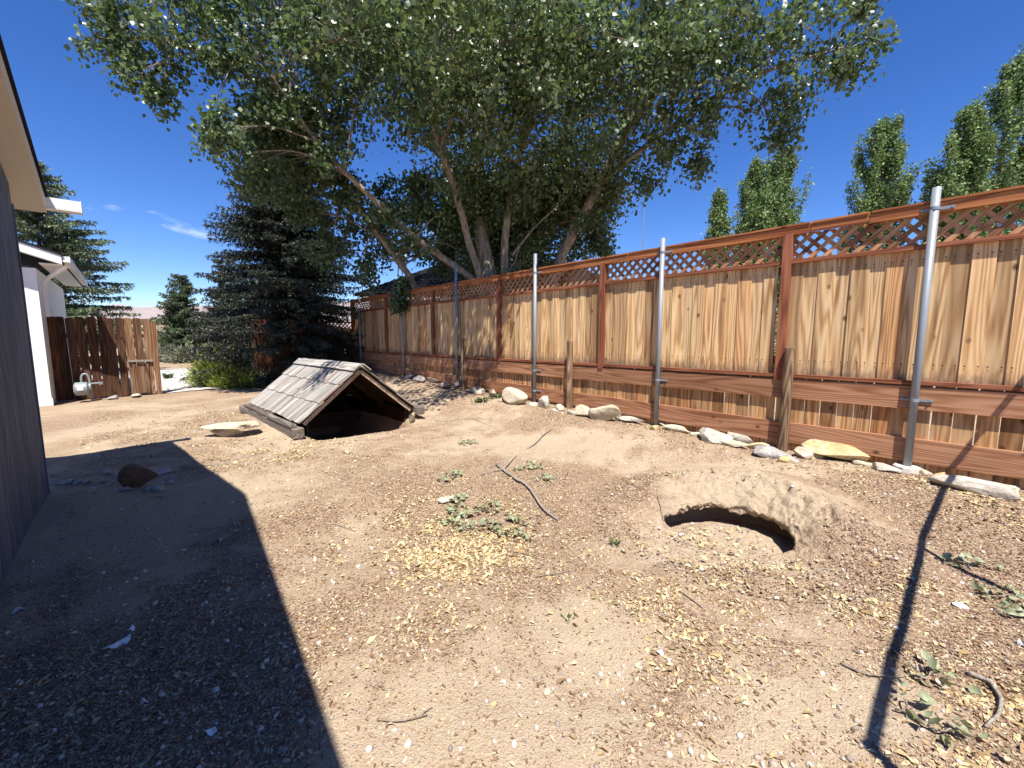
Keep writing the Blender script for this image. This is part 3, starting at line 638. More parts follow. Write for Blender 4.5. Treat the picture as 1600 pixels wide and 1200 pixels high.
prock(1535, 775, 110, .13, .2, 'rock_w', 'long whitish stone slab under the chain link shadow by the fence', 1, tilt=.1, group=GR)
prock(1380, 738, 38, .07, .13, 'rock_w', 'small white flat stone beside the concrete pole footing', 2, group=GR)
prock(1312, 722, 92, .16, .2, 'rock_y', 'large yellow sandstone block between wooden post and footed pole', 3, sink=.15, group=GR, cuts=10)
prock(1250, 716, 30, .15, .16, 'rock', 'upright tan stone touching the grey wooden post', 4, group=GR)
prock(1210, 718, 62, .08, .24, 'rock_g', 'dark grey flat slab lying at the wooden post foot', 5, tilt=-.12, sink=.1, group=GR)
prock(1180, 703, 40, .08, .16, 'rock_y', 'low yellowish stone left of the dark grey slab', 6, group=GR)
prock(1156, 693, 34, .13, .14, 'rock_w', 'rounded white stone behind flat tan flake', 7, group=GR)
prock(1138, 698, 52, .05, .16, 'rock', 'thin flat tan flake of stone below the rounded white stone', 8, sink=.1, group=GR)
prock(1108, 692, 58, .14, .24, 'rock_w', 'big pale wedge shaped stone between pole and flat flake', 9, sink=.12, group=GR)
prock(1058, 674, 38, .08, .18, 'rock', 'low flat greyish tan stone right of a metal pole base', 10, group=GR)
prock(988, 662, 42, .07, .2, 'rock_w', 'flat white stone left of the metal pole base', 11, sink=.1, group=GR)
prock(944, 659, 50, .22, .28, 'rock', 'large angular tan boulder right of the split wooden post', 12, group=GR, sink=.15)
prock(908, 651, 30, .16, .2, 'rock', 'medium tan boulder touching the split wooden post', 13, group=GR)
prock(877, 642, 18, .1, .14, 'rock', 'small half buried stone left of the split wooden post', 14, group=GR)
prock(852, 638, 26, .2, .16, 'rock_w', 'leaning white stone right of the metal pole', 15, tilt=.3, group=GR)
prock(804, 632, 44, .28, .34, 'rock', 'big rounded tan boulder left of the metal pole', 16, cuts=4, sink=.15, group=GR)
prock(771, 621, 14, .16, .14, 'rock', 'small tan stone behind the green weeds', 17, group=GR)
prock(745, 615, 30, .12, .3, 'rock', 'low flat stone beside the shaded wooden post', 18, group=GR)
prock(711, 606, 13, .14, .15, 'rock_w', 'small pale block at the foot of the tall pole', 19, group=GR)
for i, (x, y, w_) in enumerate(((1195, 697, 22), (1088, 682, 18), (1040, 666, 20), (1022, 672, 12), (966, 655, 20), (925, 648, 18), (893, 648, 14), (865, 643, 16), (832, 634, 14), (785, 627, 18), (1278, 717, 24), (1350, 728, 26), (1440, 742, 22), (1470, 752, 18), (1075, 668, 16), (1225, 722, 16))):
    prock(x, y, w_, random.uniform(.05, .1), random.uniform(.1, .16), random.choice(('rock', 'rock_w', 'rock_y')), 'small tan stone filling the row of bigger stones at the fence foot', 130 + i, rot=random.random() * 3, sink=.35, base=ICO2, group='small stones in the fence foot row')
for i, (x, y, w_) in enumerate(((694, 607, 26), (676, 598, 26), (655, 598, 22), (640, 592, 20), (615, 586, 22), (598, 582, 20))):
    prock(x, y, w_, random.uniform(.08, .2), .3, random.choice(('rock', 'rock_g')), 'grey tan stone in the tree shade behind the kennel', 30 + i, tilt=random.uniform(-.3, .3), group='shaded stones behind the kennel')
prock(412, 606, 16, .16, .2, 'rock', 'tan stone at the end of the return fence under the spruce', 40)
for i, (x, y, w_) in enumerate(((150, 626, 28), (178, 624, 30), (214, 620, 30))):
    prock(x, y, w_, .07, .22, ('rock', 'rock_g', 'rock_w')[i], ('flat pale stone under the dark pickets', 'dark lumpy stone at the foot of the pickets', 'flat whitish stone under the picket gate')[i], 44 + i)
sp = gp(350, 684); sp[1] += .14; sp[2] = h1(sp[0], sp[1])
rock(sp, (.5, .3, .2), 'rock', 'brown stone propping up the flat pale slab', .2, 51, 0, .3)
rock(sp + [.02, 0, .105], (.80, .5, .10), 'rock', 'flat pale stone slab lying on a brown stone by the kennel', .1, 53, .04, 0., cuts=12)
prock(643, 662, 20, .22, .12, 'rock', 'pale upright stone chunk under the right kennel timber', 52, rot=R(100), tilt=.15)
prock(222, 762, 50, .2, .2, 'rock_r', 'reddish brown rock in the house shade', 64, rot=.2, cuts=5, tilt=.2, sink=.12)
for i in range(22):
    x = random.uniform(84, 268); y = 748 + random.uniform(-9, 14) - (x - 80) * .01
    if 186 < x < 252: y = random.choice((744, 768))
    prock(x, y, random.uniform(8, 20), random.uniform(.03, .06), random.uniform(.05, .09), 'rock_g', 'small grey cobble in the row of cobbles in the house shade', 70 + i, rot=random.random() * 3, cuts=2, base=ICO2, name='cobble', cat='cobble', group='cobbles in the house shade')
prock(540, 498 + 212, 12, .06, .1, 'rock', 'small tan stone in front of the kennel mouth', 95)
prock(697, 787, 26, .05, .12, 'rock_w', 'pale flat stone beside the wilted leaves', 96, rot=.3)
for i, (x, y, w_) in enumerate(((330, 1145, 0), (185, 1008, 1), (205, 985, 0), (225, 1100, 2), (30, 955, 0), (1495, 947, 1), (1030, 1022, 2), (1595, 1010, 0))):
    p = gp(x, y); n_ = 12; a = np.linspace(0, 6.283, n_, endpoint=False); r_ = np.random.default_rng(i).uniform(.5, 1, n_) * (.028, .06, .025)[w_]
    V = np.stack([np.cos(a) * r_, np.sin(a) * r_ * .6, .010 + .010 * np.sin(a * 2 + i)], -1); V = np.vstack([V, [[0, 0, .018]]])
    V2 = V - [0, 0, .003]; Ft = [(j, (j + 1) % n_, n_) for j in range(n_)] + [((j + 1) % n_ + n_ + 1, j + n_ + 1, 2 * n_ + 1) for j in range(n_)] + [(j, j + n_ + 1, (j + 1) % n_ + n_ + 1, (j + 1) % n_) for j in range(n_)]
    o = mk('paper_scrap', np.vstack([V, V2]), Ft, M['scrap'], loc=p); o.rotation_euler = (0, 0, i)
    tag(o, ('pale torn scrap lying on the shaded dirt', 'crumpled larger pale scrap on the dirt', 'tiny pale scrap on the dirt')[w_], 'scrap', 'pale scraps on the dirt')

# ------------------------------------------------------------------ leaf litter, chips, pebbles
def flakes(P, size, elong, up=.75, cup=.25, seed=0):
    r_ = np.random.default_rng(seed); n = len(P); a = r_.uniform(0, 6.283, n); sz = size * np.exp(r_.normal(0, .38, n)).clip(.4, 2.2)
    nz = np.stack([r_.normal(0, 1 - up, n), r_.normal(0, 1 - up, n), np.ones(n)], -1); nz /= np.linalg.norm(nz, axis=1)[:, None]
    t = np.stack([np.cos(a), np.sin(a), np.zeros(n)], -1); t -= nz * (t * nz).sum(1)[:, None]; t /= np.linalg.norm(t, axis=1)[:, None]; bb = np.cross(nz, t)
    el = elong * r_.uniform(.8, 1.3, n)
    cu = cup * r_.uniform(-1, 1, n) * sz
    V = np.stack([P + t * (sz * el)[:, None], P + bb * (sz * .5)[:, None] + nz * cu[:, None], P - t * (sz * el * .8)[:, None], P - bb * (sz * .5)[:, None] + nz * cu[:, None]], 1)
    V[..., 2] += .35 * np.abs(cu)[:, None] + .002
    F_ = np.arange(n * 4).reshape(n, 4); F2 = np.concatenate([F_[:, [0, 1, 2]], F_[:, [0, 2, 3]]])
    return V.reshape(-1, 3), F2, np.repeat(r_.uniform(0, 1, n), 4)
def scatter(n, dens, y0=1.0, y1=9.5, seed=1):
    r_ = np.random.default_rng(seed); out = []; tot = 0
    while tot < n:
        y = y0 * (y1 / y0)**r_.uniform(0, 1, 40000); y = np.where(r_.random(40000) < .5, y, r_.uniform(y0, y1, 40000)); x = r_.uniform(-1.35, 1.4, 40000) * (y + .2)
        nn = N[0] * x + N[1] * y; ss = U[0] * x + U[1] * y
        l = (x - KO[0]) * KL[0] + (y - KO[1]) * KL[1]; w = (x - KO[0]) * KW[0] + (y - KO[1]) * KW[1]; ra = np.hypot(x - BC[0], y - BC[1]); an = np.arctan2(y - BC[1], x - BC[0])
        ok = (nn > -.6) & (nn < 5.36) & (ss < 13.4) & ~((np.abs(w) < 1.12) & (l > .05) & (l < 2.9)) & ~((ra > .34) & (ra < .62) & (np.cos(an - R(50)) > -.45))
        ok &= r_.random(40000) < dens(x, y); out.append(np.stack([x, y], -1)[ok]); tot += ok.sum()
    P = np.concatenate(out)[:n]; return np.column_stack([P, gtop(P[:, 0], P[:, 1]) + .002])
def g2(x, y, cx_, cy_, rx, ry): return np.exp(-((x - cx_) / rx)**2 - ((y - cy_) / ry)**2)
def patch(x, y): return sm(-.25, .35, fbm(x * 1.1 + 3, y * 1.1 + 8, o=3))
def d_chip(x, y): return np.clip(.05 + litter(x, y)**1.5, 0, 1)
def d_leaf(x, y):
    d = .02 + .9 * g2(x, y, -.45, 3.2, .55, .65) + .8 * g2(x, y, -3.0, 5.4, .9, .8) + .55 * g2(x, y, -4.6, 6.8, 1.5, 1.2) + .8 * g2(x, y, BC[0] - .1, BC[1] + .02, .28, .26)
    d = d + .45 * sm(1.2, 2.2, x) * sm(-.1, .4, fbm(x * 1.3, y * 1.3, o=2)) + .25 * g2(x, y, .7, 2.2, .8, .5) + .2 * sm(4.3, 5, N[0] * x + N[1] * y)
    return np.clip(d, 0, 1) * (.12 + .88 * sm(-.2, .35, fbm(x * 4, y * 4 + 3, o=2))) * (.25 + .75 * litter(x, y))
V, F_, A = flakes(scatter(125000, d_chip, seed=3), .0065, 1.1, .6, .4, 3); o = mk('leaf_fragments', V, F_, M['chip'], attr=A); tag(o, 'brown crumbled leaf fragments and chips covering the dirt', 'leaf litter', kind='stuff')
V, F_, A = flakes(scatter(19000, d_leaf, seed=5), .0125, 1.0, .55, .5, 5); o = mk('leaf_litter', V, F_, M['yleaf'], attr=A); tag(o, 'fallen yellow cottonwood leaves drifted in the dips', 'leaf litter', kind='stuff')
P = scatter(2600, lambda x, y: .4 + 0 * x, seed=9); iv, if_ = ICO1[0], ICO1[1]; r_ = np.random.default_rng(4); sz = .004 + .010 * r_.random(len(P))**3
V = (P[:, None] + iv[None] * (sz[:, None] * r_.uniform(.6, 1.2, (len(P), 3)))[:, None]).reshape(-1, 3); F_ = (if_[None] + (np.arange(len(P)) * len(iv))[:, None, None]).reshape(-1, 3)
rc = np.random.default_rng(8); nC = 130; aa = rc.uniform(-.6, 3.6, nC); rd_ = rc.uniform(.75, 1.25, nC); cxy = np.stack([BC[0] + np.cos(aa) * rd_, BC[1] + np.sin(aa) * rd_], -1); cz = gtop(cxy[:, 0], cxy[:, 1]) + .006; sc_ = .005 + .016 * rc.random(nC)**3
dv = ICO2[0]; VC = (np.column_stack([cxy, cz])[:, None] + dv[None] * (1 + .3 * fbm(dv[:, 0] * 2, dv[:, 1] * 2, dv[:, 2] * 2, 2))[None, :, None] * (sc_[:, None] * rc.uniform(.6, 1.2, (nC, 3)))[:, None]).reshape(-1, 3)
oc = mk('dirt_clods', VC, (ICO2[1][None] + (np.arange(nC) * len(dv))[:, None, None]).reshape(-1, 3), M['soil'], attr=np.repeat(rc.uniform(0, .4, nC), len(dv))); tag(oc, 'loose crumbled dirt clods around the burrow rim', 'dirt clods', kind='stuff')
o = mk('pebbles', V, F_, M['pebble'], attr=np.repeat(r_.random(len(P)), len(iv))); tag(o, 'small pale pebbles strewn over the dirt', 'pebbles', kind='stuff')

# ------------------------------------------------------------------ sticks and wilted sprigs
def onground(pts, lift):
    Q = np.array([gp(x, y) for x, y in pts]); Q = smoothline(Q, 5); Q[:, 2] = gtop(Q[:, 0], Q[:, 1]) + lift; 
    Q[:, :2] += np.stack([fbm(Q[:, 0] * 9, Q[:, 1] * 9), fbm(Q[:, 0] * 9 + 4, Q[:, 1] * 9)], -1) * .012; return Q
def stick(name, lines, r, mat, label, cat='stick'):
    mb = MB()
    for i, ln in enumerate(lines):
        Q = onground(ln, r * .9 + .003); Q[:, 2] += np.sin(np.linspace(0, 3.1, len(Q))) * r * .8; mb.tube(Q, np.linspace(r, r * .45, len(Q)) * (1 if i == 0 else .6), 6)
    o = mb.build(name, M[mat], smooth=True); tag(o, label, cat)
stick('fallen_branch', [[(776, 728), (800, 748), (828, 766), (838, 782), (850, 800), (872, 815)], [(785, 736), (808, 714)], [(785, 736), (752, 744)]], .016, 'deadwood', 'forked grey fallen branch lying beside the wilted green sprigs')
stick('stick', [[(860, 672), (845, 685), (824, 702)]], .014, 'deadwood', 'short pale stick near the split wooden post')
stick('curved_root', [[(1512, 1054), (1545, 1070), (1564, 1098), (1560, 1122), (1538, 1140)]], .011, 'deadwood', 'curved pale root bent like a hook on the dirt', 'root')
stick('stick', [[(1062, 928), (1082, 942), (1103, 957)]], .006, 'twig', 'thin dark twig lying below the burrow mouth')
stick('stick', [[(838, 903), (862, 900), (890, 893)]], .006, 'twig', 'thin curved twig below the wilted sprigs')
stick('stick', [[(588, 1128), (625, 1131), (668, 1120)], [(655, 1122), (676, 1108)]], .005, 'twig', 'long thin twig on the bare dirt near the house shade')
stick('stick', [[(680, 658), (722, 656), (768, 655)], [(740, 656), (775, 668)]], .006, 'deadwood', 'pale thin twigs right of the kennel')
stick('stick', [[(1024, 783), (1034, 800), (1046, 818)]], .004, 'twig', 'thin twig on the left rim of the burrow')
stick('stick', [[(285, 735), (330, 727), (388, 726)], [(300, 730), (345, 738)]], .006, 'deadwood', 'pale forked twig beside the house shade')
stick('stick', [[(1262, 912), (1275, 900), (1292, 897)]], .005, 'deadwood', 'small pale bent twig right of the burrow')
stick('stick', [[(1312, 1038), (1345, 1056), (1400, 1062), (1425, 1056)]], .006, 'twig', 'thin twig crossing the pole shadow')
stick('stick', [[(1060, 738 + 102), (1100, 846), (1150, 846)]], .004, 'twig', 'fine twig on the burrow floor')
stick('stick', [[(520, 820), (540, 826), (556, 832)]], .004, 'deadwood', 'short pale twig left of the leaf filled dip')
def leafmesh(L, wd, seed):
    r_ = np.random.default_rng(seed); q_ = []
    for t, hw in ((0, .0), (.12, .36), (.3, .5), (.55, .36), (.8, .14), (1, 0)):
        c = .24 * math.sin(t * 3.4 + seed * 1.7) * L + .0; q_ += [(t * L, -hw * wd, c + hw * .35 * wd), (t * L, 0, c), (t * L, hw * wd, c + hw * .3 * wd)]
    F_ = []
    for i in range(5): b_ = i * 3; F_ += [(b_, b_ + 3, b_ + 4, b_ + 1), (b_ + 1, b_ + 4, b_ + 5, b_ + 2)]
    o = mk('tmp', q_, F_, M['gleaf'], attr=r_.uniform(0, 1, 18)**1.2 * .5 + r_.uniform(0, .5)); me = o.data; me.polygons.foreach_set('use_smooth', [True] * 10); bpy.data.objects.remove(o); return me
LM = [leafmesh(.05 + .008 * i, .048, i) for i in range(5)]
def sprig(px, py, ang, L, nl, label, group='wilted green sprigs on the dirt'):
    p = gp(px, py); p[2] = float(gtop(p[0], p[1])); rt = empty('leafy_sprig', p, label, 'sprig', group); d = np.array([math.cos(ang), math.sin(ang)]); Q = []
    for t in np.linspace(-.5, .5, 9): x, y = p[0] + d[0] * t * L, p[1] + d[1] * t * L + .02 * math.sin(t * 7); Q.append((x, y, float(gtop(x, y)) + .014 + .02 * (1 - abs(2 * t))))
    part(MB().tube(Q, np.linspace(.005, .0025, 9), 5), 'stem', M['twig'], rt, smooth=True)
    nl = int(nl * 1.9)
    for i in range(nl):
        b_ = np.array(Q[int(i * 8.99 / nl)]); a = ang + random.choice((-1, 1)) * random.uniform(.3, 1.5)
        off = random.uniform(0, .05); b_ = b_ + np.array([math.cos(a) * off, math.sin(a) * off, random.uniform(-.002, .03)])
        o = link('leaf', random.choice(LM), rt); o.matrix_parent_inverse = Matrix.Translation(-rt.location); o.location = Vector(b_); k_ = random.uniform(.5, .85); o.scale = (k_, k_, k_)
        o.rotation_euler = (random.uniform(-1.1, 1.1), random.uniform(-.5, .5), a)
SPR = 'wilted grey green leafy sprig in the pile beside the forked branch'
for (x, y, a, L, nl, lb) in ((728, 694, .1, .22, 14, 'small wilted sprig alone between the kennel and the forked branch'), (700, 750, .9, .3, 18, 'wilted sprig with upright leaf tuft left of the forked branch'), (822, 733, .1, .3, 18, 'wilted sprig right behind the forked branch'), (850, 749, -.5, .16, 8, 'little wilted sprig touching the right side of the forked branch'),
    (712, 792, 1.2, .3, 20, SPR), (735, 806, .4, .32, 22, SPR), (718, 826, 2.6, .26, 18, SPR), (752, 826, .1, .26, 14, SPR), (795, 838, -.5, .34, 22, SPR), (806, 815, -.9, .22, 12, SPR), (770, 800, 1.5, .15, 8, SPR),
    (1503, 886, -.2, .26, 14, 'wilted sprig right of the long post shadow near the fence end'), (1572, 938, -.5, .24, 16, 'larger wilted sprig at the yard edge'), (1592, 962, -.3, .2, 14, 'wilted sprig under the larger yard edge sprig'), (1452, 1063, -.1, .15, 8, 'wilted sprig at the end of the thin crossing twig'), (1414, 1108, .3, .1, 6, 'tiny wilted sprig touching the long post shadow'), (1482, 1152, -.6, .17, 8, 'wilted sprig below the curved root')):
    sprig(x, y, a, L, nl, lb)
def tuft(px, py, n, h, label, name='weed', mat='tuft', spread=.03):
    p = gp(px, py); V = []; F_ = []
    for i in range(n):
        a = random.uniform(0, 6.28); l = random.uniform(.5, 1) * h; r0 = random.uniform(0, spread); b_ = np.array([math.cos(a) * r0, math.sin(a) * r0, 0]); o_ = np.array([math.cos(a), math.sin(a), 0]); t = np.array([-o_[1], o_[0], 0]) * h * .09
        k = len(V); V += [b_ - t * .6, b_ + t * .6, b_ + o_ * l * .35 + UP * l * .6 + t, b_ + o_ * l * .35 + UP * l * .6 - t, b_ + o_ * l * .8 + UP * l * .75]; F_ += [(k, k + 1, k + 2, k + 3), (k + 3, k + 2, k + 4)]
    p[2] = float(gtop(p[0], p[1])); o = mk(name, V, F_, M[mat], attr=rng.random(len(V)), loc=p); tag(o, label, 'weed')
tuft(962, 858, 22, .05, 'tiny dark green weed left of the burrow'); tuft(885, 968, 16, .035, 'tiny green seedling on the dirt in front of the sprigs')
tuft(752, 628, 60, .12, 'low dark green weeds in front of stones by the fence', spread=.2); tuft(778, 622, 30, .12, 'small green weed between the stones left of the big boulder', spread=.12)
tuft(262, 592, 30, .3, 'leafy green weed growing in the white gravel', spread=.12)

# ------------------------------------------------------------------ trees
def leaves_at(P, size, rs, droop=.5, spec=None):
    n = len(P); d = rs.normal(size=(n, 3)); d[:, 2] -= droop; d /= np.linalg.norm(d, axis=1)[:, None]
    r = rs.normal(size=(n, 3)); sd = np.cross(d, r); sd /= np.linalg.norm(sd, axis=1)[:, None]; nn = np.cross(d, sd)
    sz = (size * rs.uniform(.7, 1.25, n))[:, None]
    V = np.stack([P, P + d * sz * .42 + sd * sz * .46 + nn * sz * .1, P + d * sz, P + d * sz * .42 - sd * sz * .46 + nn * sz * .1], 1)
    F_ = np.arange(n * 4).reshape(n, 4); return V.reshape(-1, 3), np.concatenate([F_[:, [0, 1, 2]], F_[:, [0, 2, 3]]]), np.repeat(np.clip(rs.normal(.5, .27, n), 0, 1), 4)
ct = empty('cottonwood_tree', (-.5, 10.45, .2), 'large multi stemmed cottonwood tree spreading over the board fence', 'tree')
stems = [([(655, 470, 11), (640, 430, 11), (622, 412, 11), (580, 350, 10.8), (540, 290, 10.3), (490, 215, 9.6), (430, 150, 9), (350, 95, 8.4), (250, 62, 8)], .13),
    ([(752, 445, 10.4), (692, 402, 10.2), (640, 365, 10), (590, 320, 9.6), (540, 270, 9.2), (500, 225, 9), (440, 140, 8.6), (380, 60, 8.3)], .12),
    ([(752, 445, 10.3), (735, 385, 10), (715, 310, 9.6), (690, 240, 9.2), (676, 185, 8.9), (680, 110, 8.5), (674, 0, 7.6), (650, -120, 6.6)], .125),
    ([(765, 450, 10.5), (755, 380, 10.6), (748, 300, 10.8), (750, 200, 11), (757, 80, 11), (765, -120, 11), (780, -330, 11)], .27),
    ([(785, 445, 10.4), (792, 330, 10.1), (815, 230, 9.6), (840, 150, 9.2), (850, 60, 8.6), (880, -60, 8)], .14),
    ([(862, 440, 10.9), (880, 390, 10.8), (905, 345, 10.5), (932, 292, 10.2), (955, 245, 9.9), (988, 190, 9.4), (1040, 120, 9), (1120, 45, 8.6), (1180, -20, 8.3)], .19),
    ([(935, 288, 10.2), (990, 242, 9.6), (1070, 185, 9.1), (1150, 130, 8.7), (1240, 95, 8.5), (1335, 70, 8.5)], .075),
    ([(845, 105, 9), (900, 55, 8.5), (960, -10, 8), (1040, -90, 7.6)], .08),
    ([(800, 400, 10.3), (830, 360, 10.2), (870, 320, 10)], .05)]
node_pts, node_r = [], []
mbT = MB()
for ln, r0 in stems:
    Q = smoothline([at(*q_) for q_ in ln], 5)
    if ln[0][1] > 400: Q = np.vstack([[Q[0][0] * .5 + -.5 * .5 if abs(Q[0][0] + .5) < 1 else Q[0][0], Q[0][1] + .1, .1], Q])
    Q[1:, :2] += np.stack([fbm(Q[1:, 2] * 1.3, Q[1:, 0]), fbm(Q[1:, 2] * 1.3 + 9, Q[1:, 0])], -1) * .06
    rr_ = r0 * .74 * np.linspace(1, .22, len(Q))**.9; part(MB().tube(Q, rr_, 10), 'stem' if r0 < .25 else 'trunk', M['cbark'], ct, smooth=True); node_pts += list(Q[len(Q) // 4:]); node_r += list(rr_[len(Q) // 4:])
node_pts = np.array(node_pts); node_r = np.array(node_r)
clumps = [(190, 45, 8, .7), (165, 72, 8, .45), (235, 112, 8, .55), (262, 40, 8, .9), (250, 150, 8, .25), (330, 55, 8.2, .75), (345, 200, 8, .4), (328, 215, 8, .25), (375, 240, 8.5, .5), (415, 190, 9, .75), (395, 285, 9, .3),
    (400, 70, 8.5, 1.1), (450, 10, 9, 1.4), (470, 130, 9, 1.1), (500, 200, 9.5, .8), (440, 240, 9.2, .55), (550, 60, 8, 1.3), (560, 150, 9, .85), (610, 110, 10, 1.0), (640, 30, 8, 1.2), (520, 375, 11, .5), (560, 410, 11, .4), (540, 325, 11.5, .45), (600, 365, 12, .5), (500, 290, 10, .5), (465, 270, 10, .6), (640, 335, 12, .5), (590, 395, 11.5, .45),
    (700, 60, 7.5, 1.3), (720, 180, 8.5, 1.2), (760, 120, 7.5, 1.2), (800, 50, 7, 1.3), (840, 180, 8.5, 1.2), (780, 260, 10, 1.2), (705, 265, 10.5, .85), (685, 345, 11, .8), (740, 335, 11, 1.0), (820, 330, 11.3, 1.1), (880, 270, 10.5, 1.1), (760, 395, 11.8, .8), (850, 385, 12, .8), (910, 355, 12, .8), (930, 320, 11, .7), (690, 400, 12, .5),
    (900, 60, 7.5, 1.3), (920, 180, 8.5, 1.1), (980, 100, 8, 1.2), (1000, 195, 9, .9), (965, 255, 10, .75), (1040, 40, 8, 1.2), (1060, 135, 8.5, 1.0), (1085, 205, 9, .6), (1050, 245, 9.5, .45), (1092, 262, 9.5, .3), (1130, 75, 8.5, 1.0), (1150, 20, 8, .95), (1145, 155, 8.8, .6), (1195, 110, 8.5, .7), (1205, 185, 8.8, .45), (1228, 218, 8.8, .25), (1245, 140, 8.5, .5), (1250, 40, 8.3, .6), (1290, 100, 8.5, .5), (1330, 112, 8.5, .35), (1345, 60, 8.5, .42), (1355, 5, 8.5, .35), (1300, -30, 8, .7),
    (430, 205, 9.2, .7), (480, 245, 9.6, .7), (530, 180, 9.5, .7), (420, 130, 8.6, .8), (350, 110, 8.3, .35), (545, 290, 10.2, .35), (470, 330, 10.6, .5), (500, 400, 11.2, .45), (640, 200, 9.8, .6), (660, 180, 9.4, .7), (650, 290, 10.8, .45), (670, 310, 11, .6), (610, 330, 11.6, .45), (720, 290, 9.8, .8), (760, 200, 9.4, 1.), (800, 300, 10.2, .9), (850, 250, 9.8, .9), (900, 230, 9.6, .8), (880, 330, 11.2, .8), (720, 390, 12, .7), (800, 390, 12, .8), (780, 350, 11.6, .9), (960, 320, 11, .5), (935, 360, 11.6, .5), (660, 390, 12.2, .45), (840, 90, 8, 1.1), (1000, 20, 7.8, 1.1), (940, 130, 8.4, 1.), (870, 20, 7.6, 1.1), (600, 40, 8.6, 1.1), (760, 20, 8, 1.2), (1030, 200, 9.2, .6), (1100, 120, 8.6, .8), (1170, 60, 8.4, .7), (1215, 80, 8.4, .6),
    (1005, 285, 10, .35), (945, 385, 11.2, .35), (300, -60, 8.5, 1.1), (450, -110, 9, 1.6), (620, -130, 9, 1.7), (800, -150, 9, 1.8), (980, -120, 9, 1.6), (1130, -80, 8.5, 1.3), (700, -320, 10, 2), (900, -320, 10, 2),
    (690, 140, 12.3, 1.5), (880, 130, 12.3, 1.5), (780, 30, 13, 1.9), (500, 60, 12, 1.4), (1040, 80, 12, 1.3), (700, 10, 5.9, .8), (610, -30, 5.9, .8), (530, -80, 5.7, .8), (800, -60, 5.8, .8),  (622, 474, 10.9, .16), (630, 450, 10.9, .14)]
rs = np.random.default_rng(21); LP = []; mbB = MB()
clumps += [(600, 300, 11.4, .4), (560, 350, 11.2, .5), (620, 390, 12.2, .5), (700, 420, 12.5, .5), (760, 420, 12.8, .7), (830, 420, 12.8, .7), (890, 400, 12.6, .6), (800, 360, 13, 1.), (720, 350, 13, .9), (870, 350, 13, .9), (500, 345, 11, .5), (450, 300, 10.4, .5), (575, 430, 12, .35), (900, 300, 11, .8), (840, 300, 12, 1.), (760, 300, 12.5, 1.)]
clumps += [(700, 60, 14.5, 2.), (560, 60, 14, 1.7), (850, 60, 14.5, 2.), (560, -70, 8.5, 1.3), (480, -50, 8.8, 1.3), (620, -50, 9.5, 1.3), (540, 300, 10, .45), (605, 352, 9.8, .4), (650, 385, 10, .4), (515, 250, 9.2, .5), (480, 200, 8.9, .6), (440, 180, 8.7, .6), (580, 330, 10.4, .4), (700, 330, 10.6, .6), (780, 330, 10.8, .7), (730, 400, 11.2, .5), (820, 390, 11.2, .6), (640, 300, 11.5, .4), (920, 300, 10.8, .6), (960, 290, 10.4, .5), (930, 390, 12, .5), (870, 430, 12.4, .5)]  # hidden rear and overhead clumps added to shade neighbour roof and far fence
clumps += [(650, 330, 10.2, .4), (920, 350, 10.4, .4), (800, 440, 10.2, .25)]
clumps += [(np.array([-2.75, 4.4, 6.4]), None, None, .38)]  # lone out-of-view clump, added to drop a shade patch on the kennel roof
for (px, py, Yd, r) in clumps:
    c = at(px, py, Yd) if Yd else px; d = np.linalg.norm(node_pts - c, axis=1) + .25 * np.maximum(0, node_pts[:, 2] - c[2] + .6); cand = np.where(d < d.min() * 1.25 + .25)[0]; j = int(rs.choice(cand)); a = node_pts[j]
    mid_ = (a + c) / 2 + np.array([0, 0, .12 * np.linalg.norm(c - a)]); rb_ = min(node_r[j] * .6, .014 + .022 * r)
    Q = smoothline([a, mid_, c], 5); mbB.tube(Q, np.linspace(rb_, rb_ * .35, len(Q)), 5, False)
    nt = max(8, int((19 if np.linalg.norm(c[:2]) < 10.2 else 42) * r**2.1))
    for t in range(nt):
        v = rs.normal(size=3); v /= np.linalg.norm(v); e = c + v * r * rs.uniform(.25, 1.05)**.7 * np.array([1, 1, .85]); st = Q[rs.integers(len(Q) // 2, len(Q))]
        e2 = e + (e - st) * .12 + np.array([0, 0, -.1 * rs.random()]); T = smoothline([st, (st + e) / 2 + np.array([0, 0, .08]), e, e2], 2)
        if t % 2 == 0: mbB.tube(T, np.linspace(.009, .0035, len(T)), 3, False)
        nl = rs.integers(34, 58); f = rs.uniform(.45, 1.0, nl); i0 = (f * (len(T) - 1)); lo = np.floor(i0).astype(int).clip(0, len(T) - 2); P = T[lo] + (T[lo + 1] - T[lo]) * (i0 - lo)[:, None]
        LP.append(P + rs.normal(size=(nl, 3)) * (.085 + .04 * r))
LP = np.concatenate(LP); V, F_, A = leaves_at(LP, .092, rs, .7)
part(mbB, 'branches', M['cbark'], ct)['kind'] = 'stuff'
o = mk('crown', V, F_, M['cleaf'], ct, attr=A); o.matrix_parent_inverse = Matrix.Translation(-ct.location)

